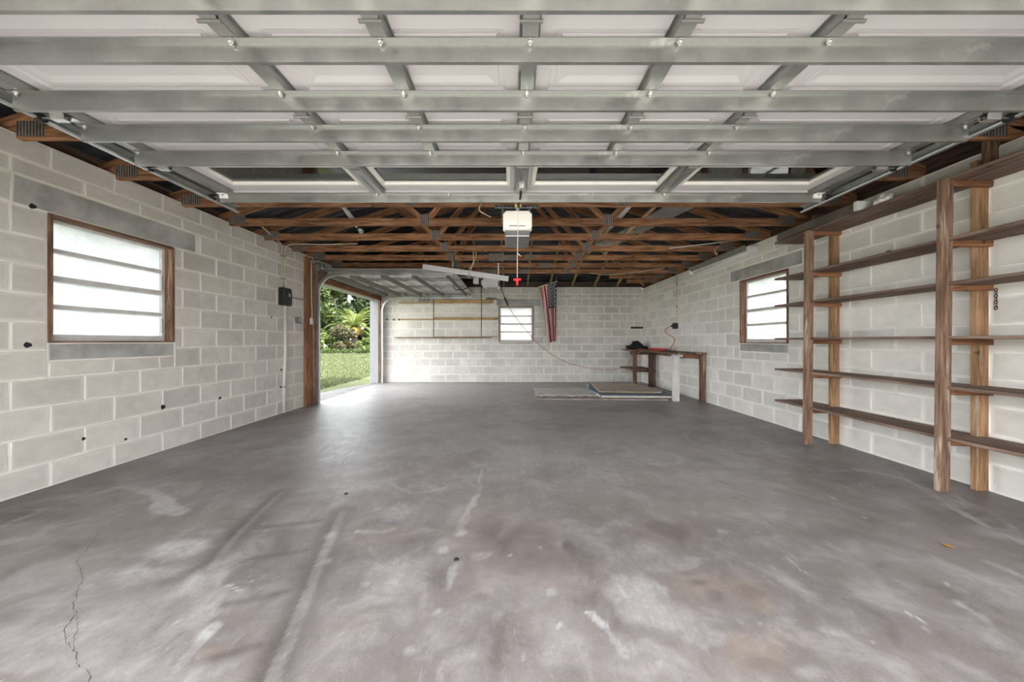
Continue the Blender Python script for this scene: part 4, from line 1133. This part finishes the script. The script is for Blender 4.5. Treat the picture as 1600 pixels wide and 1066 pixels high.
tube('cable', smooth_path([(-3.405, 5.79, 2.46), (-3.408, 5.795, 2.1), (-3.405, 5.79, 1.8), (-3.405, 5.81, 1.6), (-3.405, 5.80, 1.46)], 5), .009, M['cable'], jb, 6)
sw = thing('light_switch', 'white light switch plate on the wooden jamb', 'switch', (-3.41, 5.80, 1.42))
lb('plate', (-3.417, 5.765, 1.37), (-3.404, 5.84, 1.475), M['whiteplastic'], sw, .003); lb('toggle', (-3.405, 5.795, 1.41), (-3.392, 5.808, 1.43), M['whiteplastic'], sw, .002)
ou = thing('wall_outlet', 'dark metal outlet box on the left wall beside the wooden jamb', 'outlet', (-3.44, 5.47, 1.40))
lb('box_body', (-3.462, 5.425, 1.37), (-3.40, 5.515, 1.47), M['greyplastic'], ou, .004)
for z in (1.395, 1.43): lb('socket', (-3.4005, 5.455, z), (-3.396, 5.485, z + .022), M['alu'], ou, .002)
# right wall: outlet with conduit
ro = thing('wall_outlet', 'black outlet box on the right wall above the workbench', 'outlet', (3.43, 7.15, 1.36))
lb('box_body', (3.385, 7.09, 1.345), (3.462, 7.21, 1.465), M['black'], ro, .005)
lb('plug', (3.35, 7.17, 1.385), (3.386, 7.205, 1.42), M['black'], ro, .004)
rc = thing('conduit', 'thin painted conduit running down the right wall to the black outlet', 'conduit', (3.44, 7.13, 1.46))
tube('conduit_pipe', [(3.447, 7.13, 1.46), (3.447, 7.13, 2.50)], .011, M['cable'], rc, 8)
for z in (1.80, 2.27): lb('clip', (3.432, 7.105, z), (3.456, 7.155, z + .018), M['plate'], rc, 0)
# fluorescent strip high on the right wall
fx = thing('fluorescent_fixture', 'white fluorescent shop light mounted high on the right wall', 'light fixture', (3.4, 5.6, 2.4))
def prism_y(n, prof, y0, y1, mat, par):
    return loft(n, [[(x, y, z) for x, z in prof] for y in (y0, y1)], mat, par)
prism_y('housing', [(3.37, 2.45), (3.455, 2.45), (3.455, 2.40), (3.37, 2.40)], 4.80, 6.42, M['doorwhite'], fx)
prism_y('reflector', [(3.285, 2.45), (3.372, 2.392), (3.372, 2.386), (3.280, 2.444)], 4.82, 6.40, M['shadedmetal'], fx)
prism_y('reflector', [(3.372, 2.392), (3.452, 2.315), (3.448, 2.311), (3.368, 2.386)], 4.82, 6.40, M['whiteplastic'], fx)
tube('lamp_tube', [(3.385, 4.9, 2.352), (3.385, 6.34, 2.352)], .017, M['whiteplastic'], fx, 10)
box('end_cap', (3.31, 4.77, 2.33), (3.445, 4.83, 2.425), M['whiteplastic'], fx, .008)
box('end_cap', (3.33, 6.40, 2.33), (3.445, 6.43, 2.425), M['whiteplastic'], fx, .006)

# --- wall shelving on the right
su = thing('wall_shelving', 'tall brown wooden shelving with six plank shelves on the right wall', 'shelving', (3.28, 3.0, 0))
SZ = (.374, .740, 1.100, 1.490, 1.808, 2.240)
for z in SZ:
    t_ = R.uniform(-.004, .004)
    beam('shelf_board', (3.285, 1.10, z + .011), (3.285, 4.06, z + .011 + t_), .325, .022, M['shelf'], su, .002)
for y in (1.36, 2.455, 3.58):
    beam('post', (3.118, y + .02, 0), (3.118, y, 2.255 - (.01 if y > 3 else 0)), .078, .040, M['post'], su, .004, up=(0, 1, 0))
    beam('wall_post', (3.412, y + .035, 0), (3.412, y + .035, 2.40 if y < 3 else 2.30), .084, .040, M['wallpost'], su, .003, up=(0, 1, 0))
    for z in SZ:
        q = R.uniform(-.004, .004)
        beam('cross_bar', (3.155, y + .000, z - .021 + q), (3.45, y + .000, z - .021 - q), .028, .042, M['redwood'], su, .003)
for k, (y, z0, z1) in enumerate(((2.44, 2.34, 2.52), (3.83, 2.36, 2.50))):
    o = beam('wood_block', (3.425, y, z0), (3.425, y, z1), .085, .04, M['post'], None, .003, up=(0, 1, 0))
    tag(o, ('short wooden block above the near shelf posts, reaching up to a truss', 'short wooden block above the far shelf posts, below the trusses')[k], 'wood block')
lf = thing('fluorescent_fixture', 'detached grey metal light channel lying on the top wall shelf', 'light fixture', (3.23, 3.5, 2.262))
prism_y('channel', [(3.105, 2.264), (3.235, 2.264), (3.225, 2.345), (3.115, 2.345)], 3.10, 4.00, M['galv'], lf)
box('end_cap', (3.10, 3.06, 2.265), (3.24, 3.10, 2.348), M['whiteplastic'], lf)
o = lump('crumpled_wrapper', (3.18, 2.92, 2.263), .05, .075, .055, M['whiteplastic'], 12)
tag(o, 'crumpled white scrap beside the light channel on the top shelf', 'scrap')
o = beam('wood_scrap', (3.20, 2.60, 2.274), (3.30, 2.86, 2.274), .05, .02, M['darkwood']); tag(o, 'dark wood scrap lying on the top wall shelf', 'wood scrap')
o = beam('wood_scrap', (3.16, 2.86, 1.838), (3.22, 2.92, 1.838), .03, .02, M['darkwood']); tag(o, 'small dark lump on the second highest wall shelf', 'wood scrap')
# little chain on the near frame
ch = thing('hanging_chain', 'short rusty chain hanging from the near shelf frame', 'chain', (3.45, 2.44, 1.46))
for k in range(7):
    a = [(3.447 + (.008 * math.cos(q) if k % 2 else 0), 2.43 + (0 if k % 2 else .008 * math.cos(q)), 1.45 - k * .021 + .015 * math.sin(q)) for q in [2 * PI * e / 8 for e in range(9)]]
    tube('chain_link', a, .0028, M['plate'], ch, 5)

# --- shelf boards on the back wall
def ledge(label, x0, x1, z0, z1, dp, mat, x00=None, m2=None, zz=None):
    t = thing('wall_ledge', label, 'ledge', ((x0 + x1) / 2, YB - dp / 2, z0), 'ledges on the back wall')
    beam('board', (x0, YB - .004 - dp / 2, (z0 + z1) / 2), (x1, YB - .004 - dp / 2, (z0 + z1) / 2), dp, z1 - z0, mat, t, .003)
    if x00 is not None:
        beam('board', (x00, YB - .004 - dp / 2, zz), (x0 - .004, YB - .004 - dp / 2, zz), dp, .024, m2 or mat, t, .002)
    return t
ledge('uppermost brown board ledge on the back wall, under the raised side door', -2.07, -.50, 2.085, 2.175, .10, M['cleat'], -2.98, M['cleat'], 2.09)
ledge('middle brown board ledge on the back wall, level with the window', -2.07, -.37, 1.645, 1.712, .10, M['cleat'], -2.93, M['cleat'], 1.66)
ledge('lowest dark board ledge on the back wall, at the window foot', -2.07, -.55, 1.165, 1.205, .12, M['oldwood'], -3.10, M['oldwood'], 1.185)
o = beam('wooden_cleat', (-.54, YB - .05, 1.21), (-.37, YB - .05, 1.21), .07, .018, M['oldwood']); tag(o, 'short thin cleat between the lowest ledge and the back window', 'cleat')
o = beam('wooden_cleat', (3.15, YB - .05, 1.44), (3.45, YB - .05, 1.44), .07, .05, M['darkwood']); tag(o, 'short dark cleat on the back wall above the black bag', 'cleat')
for k, x in enumerate((-3.31, -3.13, -2.99)):
    o = tube('anchor_bolt', [(x, YB, 1.655), (x, YB - .05, 1.655)], .022, M['black'], None, 8); tag(o, 'dark anchor bolt in the back wall, %s of three in a row' % ('leftmost', 'middle one', 'rightmost')[k], 'bolt', 'anchor bolts on the back wall')
for k, (x, y) in enumerate(((-2.055, 8.93), (-.80, 8.90))):
    o = tube('hanging_string', [(x, y, 2.52), (x + .005, y, 1.9), (x, y, 1.205)], .010, M['darkwood'], None, 6)
    tag(o, 'dark string hanging past the back wall ledges, %s' % ('left one' if k == 0 else 'right one nearer the window'), 'string', 'strings at the back ledges')
hk = thing('wire_hooks', 'bent dark wire hooks standing on the uppermost back wall ledge', 'hook', (-2.4, 8.98, 2.10))
for k in range(3):
    x = -2.46 + k * .11
    tube('hook', smooth_path([(x, 8.99, 2.105), (x + .03, 8.99, 2.19), (x + .07, 8.99, 2.17), (x + .06, 8.99, 2.13)], 4), .008, M['black'], hk, 6)
hw_ = thing('hardware_clump', 'dark clump of bent hardware at the right end of the uppermost back ledge', 'hardware', (-.6, 8.98, 2.17))
for k in range(5):
    a = R.uniform(0, 6.28); tube('bent_rod', smooth_path([(-.70 + k * .05, 8.99, 2.178), (-.68 + k * .05 + .04 * math.cos(a), 8.98, 2.225), (-.62 + k * .06, 8.99, 2.186)], 4), .012, M['plate'], hw_, 6)

# --- flag hanging in loose folds from a stick
def flag():
    root = thing('flag', 'American flag hanging vertically in folds near the back wall', 'flag', (.86, 8.15, 2.42))
    nu, nv, Lf = 104, 90, 1.42
    def P(u, v):
        zt = 2.395 + .10 * u
        xl = .665 + .205 * v ** .9; xr = 1.065 - .02 * v
        c = u ** 1.28 + .030 * math.sin(2 * PI * 3 * u + 2.2 * v)
        x = xl + (xr - xl) * c
        fold = (.012 + .055 * min(1, v * 2.2))
        y = 8.15 + fold * math.sin(2 * PI * (4.2 * u + .25 * v)) + .015 * math.sin(9 * u + 3 * v)
        return Vector((x, y, zt - Lf * v * (1 - .03 * math.sin(PI * u)) + .012 * math.sin(7 * u) * v))
    V = [P(i / nu, j / nv) for j in range(nv + 1) for i in range(nu + 1)]
    F, mi = [], []
    for j in range(nv):
        for i in range(nu):
            a = j * (nu + 1) + i; F.append((a, a + 1, a + nu + 2, a + nu + 1))
            sidx = int((1 - (i + .5) / nu) * 13)
            if sidx < 7 and (j + .5) / nv < .42: mi.append(2)
            else: mi.append(0 if sidx % 2 == 0 else 1)
    m = mesh('cloth', V, F, True)
    for c, nme in (((.46, .03, .035), 'flag_red'), ((.78, .75, .71), 'flag_white'), ((.018, .035, .055), 'flag_blue')):
        m.materials.append(plain(nme, c, .8, var=.05))
    m.polygons.foreach_set('material_index', mi)
    put('cloth', m, None, root)
    V, F = [], []
    for r in range(11):
        cols = range(5) if r % 2 == 0 else range(4)
        for c in (range(0, 9, 2) if r % 2 == 0 else range(1, 9, 2)):
            u0 = 1 - (7 / 13) * (c + 1) / 10; v0 = .42 * (r + 1) / 12
            b = len(V); V.append(P(u0, v0) + Vector((0, -.006, 0)))
            for k in range(10):
                rr = (.030 if k % 2 == 0 else .0125)
                a = PI / 2 + k * PI / 5
                V.append(P(u0 + rr * math.cos(a) / .62, v0 - rr * math.sin(a) / 1.42) + Vector((0, -.006, 0)))
            F += [(b, b + 1 + k, b + 1 + (k + 1) % 10) for k in range(10)]
    put('stars', mesh('stars', V, F), m.materials[1], root, None, 'stuff')
    tube('flag_stick', [(.635, 8.15, 2.375), (1.08, 8.15, 2.515)], .013, M['dirtywhite'], root, 8)
    tube('tie_string', [(1.06, 8.15, 2.51), (1.06, 8.2, 2.66)], .004, M['string'], root, 5)
flag()

# --- workbench in the right rear corner
wbn = thing('workbench', 'rough wooden workbench with one white leg in the right rear corner', 'workbench', (3.17, 7.5, 0))
for k, (x, w_, mt) in enumerate(((2.985, .165, 'oldwood'), (3.155, .16, 'darkwood'), (3.345, .19, 'oldwood'))):
    beam('top_board', (x, 6.02, .862 + .002 * k), (x, 9.045, .866 + .002 * k), w_, .028, M[mt], wbn, .004)
beam('apron', (2.93, 6.15, .815), (3.44, 6.15, .815), .035, .075, M['redwood'], wbn)
beam('apron', (3.425, 6.2, .80), (3.425, 9.0, .80), .035, .085, M['oldwood'], wbn)
beam('apron', (2.935, 8.44, .80), (3.25, 8.05, .80), .035, .08, M['darkwood'], wbn)
beam('leg', (2.958, 6.165, 0), (2.962, 6.165, .846), .10, .085, M['whitewood'], wbn, .006, up=(0, 1, 0))
beam('leg', (3.405, 6.10, 0), (3.405, 6.10, .846), .088, .075, M['oldwood'], wbn, .005, up=(0, 1, 0))
beam('leg', (3.032, 8.42, 0), (3.03, 8.42, .848), .095, .045, M['oldwood'], wbn, .004, up=(0, 1, 0))
beam('leg', (3.285, 8.06, 0), (3.285, 8.06, .848), .10, .09, M['darkwood'], wbn, .004, up=(0, 1, 0))
beam('leg', (3.415, 8.18, 0), (3.415, 8.18, .848), .07, .04, M['oldwood'], wbn, .004, up=(0, 1, 0))
beam('lower_shelf', (3.13, 8.10, .405), (3.13, 9.04, .405), .57, .028, M['oldwood'], wbn)
beam('cross_bar', (2.99, 8.385, .362), (3.43, 8.16, .362), .03, .055, M['darkwood'], wbn)
box('post_cap', (2.90, 6.10, .80), (3.06, 6.22, .84), M['whitewood'], wbn, .006)

bag = thing('black_bag', 'crumpled black bag lying on the far end of the workbench', 'bag', (3.15, 8.7, .884))
lump('bag_body', (3.12, 8.66, .883), .23, .17, .085, M['blackcloth'], 3, bag)
lump('bag_top', (3.17, 8.70, .90), .15, .13, .125, M['blackcloth'], 8, bag)
lump('bag_flap', (3.30, 8.62, .883), .12, .12, .06, M['blackcloth'], 5, bag)
# red cord on the bench, up to the outlet
rcd = thing('extension_cord', 'red extension cord heaped on the workbench and plugged into the right wall outlet', 'cord', (3.25, 7.4, .884))
tube('cord', smooth_path([(3.362, 7.19, 1.40), (3.33, 7.25, 1.385), (3.30, 7.35, 1.32), (3.34, 7.35, 1.24), (3.40, 7.25, 1.18), (3.43, 7.20, 1.10), (3.40, 7.22, 1.0), (3.32, 7.25, .91), (3.22, 7.3, .888)], 6), .008, M['redcord'], rcd, 6)
coil = []
for k in range(60):
    a = k * .52; coil.append((3.17 + .14 * math.cos(a) + .02 * math.sin(k), 7.42 + .26 * math.sin(a), .888 + .0007 * k))
tube('coil', coil, .009, M['redcord'], rcd, 6)
# long cord drooping from the side opener to the bench
lc = thing('extension_cord', 'thin reddish cord drooping across the back window from the small opener to the bench', 'cord', (-.25, 7.42, 2.28))
tube('black_lead', smooth_path([(-.245, 7.42, 2.30), (-.20, 7.44, 2.14), (-.14, 7.47, 1.99), (-.10, 7.50, 1.86)], 6), .009, M['black'], lc, 6)
tube('plug', [(-.165, 7.46, 2.05), (-.145, 7.47, 2.0), (-.10, 7.49, 1.90), (-.09, 7.50, 1.86)], [.012, .024, .020, .012], M['black'], lc, 8)
tube('cord', smooth_path([(-.09, 7.50, 1.86), (.13, 7.58, 1.55), (.49, 7.70, 1.13), (.884, 7.85, .80), (1.30, 8.0, .58), (1.75, 8.15, .455), (2.18, 8.3, .395), (2.55, 8.45, .385), (2.86, 8.55, .43)], 8), .0065, M['orangecord'], lc, 6)
tube('cord_tail', smooth_path([(2.86, 8.55, .43), (2.93, 8.45, .60), (2.95, 8.3, .78), (3.0, 8.1, .89), (3.12, 7.85, .892)], 6), .0065, M['orangecord'], lc, 6)
tube('tag_end', smooth_path([(2.90, 8.12, .85), (2.99, 8.05, .86), (3.03, 8.0, .84), (2.95, 8.02, .815)], 5), .012, M['orangecord'], lc, 6)
o = tube('small_knob', [(3.1, 8.5, .42), (3.1, 8.5, .44), (3.1, 8.5, .47)], [.03, .03, .012], M['black'], None, 10); tag(o, 'small black knob standing on the lower workbench shelf', 'knob')

# --- sheets of board lying on the floor by the bench
M['drywall'] = plain('pale_board', (.64, .60, .56), .85, var=.12, nscale=5)
M['fibre'] = plain('grey_brown_board', (.36, .31, .27), .9, var=.25, nscale=5)
M['bluefoam'] = plain('blue_grey_panel', (.16, .22, .27), .7, var=.2, nscale=6)
M['tanboard'] = plain('tan_board', (.54, .47, .40), .85, var=.15, nscale=4)
def sheet(name, outline, z, th, mat, label=None, cat=None, group=None, parent=None):
    cx_ = sum(p[0] for p in outline) / len(outline); cy_ = sum(p[1] for p in outline) / len(outline); n = len(outline)
    V = [(x - cx_, y - cy_, th / 2) for x, y in outline] + [(x - cx_, y - cy_, -th / 2) for x, y in outline]
    F = [tuple(range(n)), tuple(range(n, 2 * n))[::-1]] + [(i, n + i, n + (i + 1) % n, (i + 1) % n) for i in range(n)]
    o = put(name, mesh(name, V, F), mat, parent, Matrix.Translation((cx_, cy_, z + th / 2)))
    if label: tag(o, label, cat, group)
    return o
sheet('plywood_sheet', [(.45, 6.30), (2.86, 6.22), (2.86, 7.0), (.47, 7.05)], .001, .022, M['fibre'], 'grey-brown board lying lowest on the floor, front edge dark', 'board', 'boards on the floor')
rag = [(.46, 6.60)]
for k in range(1, 24): rag.append((.46 + k * .055, 6.62 + R.uniform(-.10, .06)))
sheet('drywall_sheet', rag + [(1.74, 6.7), (1.78, 7.66), (.49, 7.66)], .0245, .014, M['drywall'], 'pale board with a ragged broken front edge, left of the stack', 'board', 'boards on the floor')
bp_ = thing('insulated_panel', 'blue-grey panel with white edges under the tan board on the floor', 'panel', (2.3, 7.2, .024))
sheet('panel_core', [(1.70, 6.42), (3.00, 6.36), (3.10, 7.1), (2.86, 8.15), (1.84, 8.18), (1.62, 7.2)], .039, .030, M['bluefoam'], parent=bp_)
beam('edge_strip', (1.68, 6.40, .047), (2.98, 6.33, .047), .03, .034, M['dirtywhite'], bp_); beam('edge_strip', (1.66, 6.44, .047), (1.80, 8.15, .047), .03, .034, M['dirtywhite'], bp_)
sheet('plywood_sheet', [(1.74, 6.78), (2.92, 6.68), (3.08, 6.98), (2.86, 8.05), (1.88, 8.12)], .0705, .018, M['tanboard'], 'tan board lying on top of the blue-grey panel', 'board', 'boards on the floor')
o = beam('board_strip', (1.78, 6.74, .076), (2.75, 6.66, .076), .03, .012, M['newwood']); tag(o, 'narrow pale wood strip along the front of the tan board', 'wood strip')
o = beam('board_strip', (2.35, 8.0, .095), (2.86, 7.62, .095), .03, .012, M['newwood']); tag(o, 'loose pale wood strip lying across the tan board', 'wood strip')

# --- small stuff
for k, (x, y) in enumerate(((-.276, 1.696), (-1.18, 2.427))):
    o = tube('floor_anchor', [(x, y, -.002), (x, y, .006)], [.016, .011], M['black'], None, 8); tag(o, 'small black anchor stub in the floor, %s' % ('nearest the camera' if k == 0 else 'left of the ladder imprint'), 'bolt', 'floor anchors')
lm = mesh('leaf', [(0, -.02, 0), (.012, -.006, .004), (.014, .008, .002), (0, .026, .006), (-.013, .01, .003), (-.011, -.008, .001)], [(0, 1, 2, 3, 4, 5)])
lf_ = put('dry_leaf', lm, plain('dry_leaf', (.45, .20, .03), .7), None, Matrix.Translation((2.305, 1.80, .004)) @ Matrix.Rotation(1, 4, 'Z')); tag(lf_, 'tiny orange dry leaf on the floor below the shelving', 'leaf')
o = tube('cable_loop', smooth_path([(-.28, 3.55, 2.57), (-.33, 3.55, 2.50), (-.34, 3.56, 2.45), (-.27, 3.57, 2.41), (-.22, 3.57, 2.385)], 6), .006, M['cable'], None, 6); tag(o, 'cream cable loop hanging left of the lit opener unit', 'cable')
o = tube('cable_loop', smooth_path([(-.63, 5.5, 2.56), (-.62, 5.5, 2.40), (-.66, 5.5, 2.25), (-.72, 5.6, 2.18), (-.78, 6.4, 2.26), (-.78, 7.3, 2.48)], 6), .007, M['cable'], None, 6); tag(o, 'cream cable hanging from a truss to the small white opener', 'cable')
o = tube('cable_loop', smooth_path([(-.60, 5.55, 2.58), (-.58, 5.52, 2.48), (-.63, 5.5, 2.32), (-.70, 5.5, 2.25)], 6), .006, M['cable'], None, 6); tag(o, 'second thin cream cable loop by the white hanging bar', 'cable')
o = tube('cable_loop', smooth_path([(3.25, 5.35, 2.58), (3.16, 5.32, 2.50), (3.18, 5.3, 2.43), (3.19, 5.3, 2.46)], 6), .007, M['cable'], None, 6); tag(o, 'cream cable stub hanging above the wall-mounted shop light', 'cable')
o = tube('metal_rod', [(2.35, 5.1, 2.475), (3.35, 5.05, 2.58)], .008, M['alu'], None, 6); tag(o, 'thin grey rod slung under the trusses near the shop light', 'rod')
o = tube('cable_loop', smooth_path([(1.6, 7.12, 2.51), (1.95, 7.0, 2.45), (2.5, 6.8, 2.46), (3.0, 6.57, 2.51)], 6), .007, M['cable'], None, 6); tag(o, 'long cream cable sagging below the rear trusses on the right', 'cable')

# ================================================================ the garden outside the side door
def leafmat(name, a, b_):
    m, t, b, out = newmat(name); g = G(t)
    v = g.coord('Object'); f = g.noise(v, 2.5, 4, .7)
    c = g.mix(g.ss(f, .32, .68), a, b_); g.lk(c, b.inputs['Base Color']); b.inputs['Roughness'].default_value = .55
    tr = g.n('ShaderNodeBsdfTranslucent'); g.lk(c, tr.inputs['Color']); mx = g.n('ShaderNodeMixShader'); mx.inputs[0].default_value = .3
    g.lk(b.outputs[0], mx.inputs[1]); g.lk(tr.outputs[0], mx.inputs[2]); g.lk(mx.outputs[0], out.inputs[0])
    return m
M['leaf_dark'] = leafmat('leaves_dark', (.014, .027, .009), (.042, .064, .018))
M['leaf_mid'] = leafmat('leaves_mid', (.028, .05, .011), (.078, .112, .026))
M['leaf_bright'] = leafmat('leaves_bright', (.055, .09, .014), (.125, .168, .034))
M['leaf_brown'] = leafmat('leaves_brownish', (.035, .032, .014), (.095, .085, .032))
M['frond'] = leafmat('palm_fronds', (.075, .105, .018), (.19, .22, .055))
M['frondyellow'] = leafmat('yellow_fronds', (.26, .18, .025), (.42, .29, .055))
M['bark'] = plain('bark', (.09, .07, .055), .9, var=.3, nscale=6, bump=.5)
def foliage(blobs, n, size, seed):
    rs = np.random.RandomState(seed)
    wt = np.array([b[3] ** 2 for b in blobs]); wt = wt / wt.sum()
    which = rs.choice(len(blobs), n, p=wt); B = np.array(blobs)[which]
    d = rs.normal(size=(n, 3)); d /= np.linalg.norm(d, axis=1)[:, None]
    r = rs.uniform(.55, 1.0, n) ** .6
    c = B[:, :3] + d * (B[:, 3] * r)[:, None] * np.array([1, 1, .85])
    a = rs.normal(size=(n, 3)); a /= np.linalg.norm(a, axis=1)[:, None]
    b = np.cross(a, rs.normal(size=(n, 3))); b /= np.linalg.norm(b, axis=1)[:, None]
    s = size * rs.uniform(.6, 1.3, n)[:, None]
    V = np.stack([c - a * s, c + b * s * .45, c + a * s, c - b * s * .45], 1).reshape(-1, 3)
    m = bpy.data.meshes.new('foliage'); m.vertices.add(4 * n); m.vertices.foreach_set('co', V.ravel())
    m.loops.add(4 * n); m.loops.foreach_set('vertex_index', np.arange(4 * n, dtype=np.int32)); m.polygons.add(n)
    m.polygons.foreach_set('loop_start', np.arange(0, 4 * n, 4, dtype=np.int32)); m.update(calc_edges=True); m.validate()
    return m
def tree(label, x, y, h, r, mat, seed, n=3200, size=.28, trunk=True, group=None, name='tree', cat='tree'):
    rr = random.Random(seed); t = thing(name, label, cat, (x, y, -.03), group)
    blobs = []
    for k in range(13):
        a = rr.uniform(0, 6.28); q = rr.uniform(.1, .75) * r; z = rr.uniform(.22 if trunk else .08, .92) * h
        blobs.append((x + q * math.cos(a), y + q * math.sin(a), z, r * rr.uniform(.28, .5) * (1 - .35 * abs(z / h - .5))))
    put('foliage', foliage(blobs, n, size, seed), M[mat], t, None, 'stuff')
    if trunk:
        tube('trunk', [(x, y, -.05), (x + .1, y, h * .3), (x, y + .1, h * .75)], [.05 * r + .06, .04 * r + .05, .03], M['bark'], t, 8)
        for k in range(3):
            b = blobs[k]; tube('branch', [(x + .05, y, h * .3), ((x + b[0]) / 2, (y + b[1]) / 2, b[2] * .7), b[:3]], [.09, .06, .02], M['bark'], t, 6)
    return t
TT = [('tall green tree at the left edge of the side door view', -21.8, 38.5, 9.5, 3.4, 'leaf_mid', 1), ('tall dark green tree behind the palm', -16.4, 42.5, 11, 4.0, 'leaf_dark', 2),
      ('dark tree next to the white door jamb in the side door view', -10.4, 43, 10, 3.6, 'leaf_dark', 4),
      ('tree hidden left beyond the near jamb', -28.5, 42, 10, 4.0, 'leaf_dark', 5), ('tree hidden right behind the white jamb', -4.0, 43, 9, 3.5, 'leaf_mid', 6)]
for a in TT: tree(*a, 6500, .40, True, 'trees beyond the lawn')
for k in range(7):
    tree('dark backing tree closing the garden view, %s in the rear row' % ('first from the left', 'second from the left', 'third from the left', 'middle one', 'third from the right', 'second from the right', 'first from the right')[k],
         -46 + k * 7.6, 54 + (k % 2) * 2, 13, 5.2, 'leaf_dark', 60 + k, 4200, .75, False, 'rear row of dark trees')
tree('rounded bright bush left of the palm at the lawn edge', -17.55, 31.6, 1.55, 1.35, 'leaf_bright', 21, 2600, .13, False, 'bushes at the lawn edge', 'bush', 'bush')
tree('small bright bush right of the palm trunk', -13.7, 31.9, 1.3, .75, 'leaf_bright', 22, 1200, .12, False, 'bushes at the lawn edge', 'bush', 'bush')
tree('brownish shrub beside the white jamb, right of the palm', -12.2, 34.2, 3.3, 1.3, 'leaf_brown', 23, 2400, .16, False, 'bushes at the lawn edge', 'bush', 'bush')
tree('dark shrub tucked under the palm fronds', -15.75, 32.3, 2.6, 1.25, 'leaf_brown', 24, 3000, .14, False, 'bushes at the lawn edge', 'bush', 'bush')
tree('light green leafy shrub high right of the palm', -13.2, 37.2, 4.4, 1.3, 'leaf_bright', 25, 2200, .2, False, 'bushes at the lawn edge', 'bush', 'bush')
tree('shrub left of the bright bush by the near track', -20.3, 34.0, 3.4, 1.7, 'leaf_mid', 27, 2600, .16, False, 'bushes at the lawn edge', 'bush', 'bush')
tree('dark shrub between the bright bush and the palm', -18.0, 35.6, 3.0, 1.5, 'leaf_dark', 28, 2600, .17, False, 'bushes at the lawn edge', 'bush', 'bush')
tree('tall leafy shrub closing the gap between the palm and the white jamb', -13.4, 40.5, 6.0, 2.0, 'leaf_mid', 29, 3200, .24, False, 'bushes at the lawn edge', 'bush', 'bush')
tree('wide dark shrub behind the palm trunk', -16.8, 38.6, 4.2, 1.7, 'leaf_dark', 30, 3200, .22, False, 'bushes at the lawn edge', 'bush', 'bush')
gl = put('ground_cover', foliage([(-21 + k * .75, 30.3 + .3 * math.sin(k), .12, .34) for k in range(18)], 5200, .10, 31), M['leaf_mid'], None, None, 'stuff')
tag(gl, 'low leafy ground cover along the far edge of the lawn', 'plants')
# palm: each frond its own part
pm = thing('palm_tree', 'palm with arching yellow-green fronds in the middle of the garden view', 'palm', (-16.0, 34.6, -.03))
tube('trunk', [(-16.0, 34.6, -.05), (-16.0, 34.6, 1.2), (-16.0, 34.6, 2.5)], [.34, .30, .26], M['bark'], pm, 10)
for k in range(36):
    rr = random.Random(100 + k); az = k * 2.399 + rr.uniform(-.2, .2); el = 1.25 - 1.5 * (k / 35) + rr.uniform(-.1, .1); L = rr.uniform(2.5, 3.1)
    d = Vector((math.cos(az), math.sin(az), 0)); p = Vector((-16.0, 34.6, 2.5)); e = el; mid = []
    for q in range(11):
        mid.append(p.copy()); p = p + (d * math.cos(e) + Vector((0, 0, 1)) * math.sin(e)) * (L / 10); e -= .035 + .020 * q
    V, F = [], []; side = d.cross(Vector((0, 0, 1)))
    for q in range(10):
        t0 = (mid[q + 1] - mid[q]).normalized(); up = side.cross(t0)
        for sub in (0, .5):
            c = mid[q].lerp(mid[q + 1], sub); ln = .62 * math.sin(PI * min(1, (q + sub + 1.2) / 11.5)) ** .7
            for s in (-1, 1):
                tip = c + (side * s * .85 + t0 * .55 + up * .10).normalized() * ln - Vector((0, 0, .10))
                b = len(V); V += [c - t0 * .05, c + t0 * .055, tip]; F.append((b, b + 1, b + 2))
        b = len(V); V += [mid[q] - side * .03, mid[q] + side * .03, mid[q + 1] + side * .025, mid[q + 1] - side * .025]; F.append((b, b + 1, b + 2, b + 3))
    put('frond', mesh('frond', V, F), M['frondyellow'] if k > 24 and k % 2 else M['frond'], pm)
# grass blades on the lawn, in clumps thinning with distance
def grass():
    n = 42000; rs = np.random.RandomState(5)
    y = 6.2 + 26 * rs.rand(n) ** 1.4; x = -y * (.36 + .30 * rs.rand(n)); keep = x < -4.4
    x, y = x[keep], y[keep]; n = len(x); h = rs.uniform(.025, .075, n) * (.8 + .02 * y); a = rs.rand(n) * 6.28; wd = .006 + .0009 * y
    c = np.stack([x, y, np.full(n, -.032)], 1); d = np.stack([np.cos(a), np.sin(a), np.zeros(n)], 1) * wd[:, None]
    ln = np.stack([rs.normal(size=n) * .4 * h, rs.normal(size=n) * .4 * h, h], 1)
    V = np.stack([c - d, c + d, c + ln], 1).reshape(-1, 3)
    m = bpy.data.meshes.new('grass_blades'); m.vertices.add(3 * n); m.vertices.foreach_set('co', V.ravel())
    m.loops.add(3 * n); m.loops.foreach_set('vertex_index', np.arange(3 * n, dtype=np.int32)); m.polygons.add(n)
    m.polygons.foreach_set('loop_start', np.arange(0, 3 * n, 3, dtype=np.int32)); m.update(calc_edges=True); m.validate()
    M['blade'] = leafmat('grass_blades', (.060, .076, .024), (.100, .112, .045))
    o = put('grass_blades', m, M['blade'], None, None, 'stuff'); tag(o, 'short sunlit grass growing on the lawn outside the side door', 'grass')
grass()
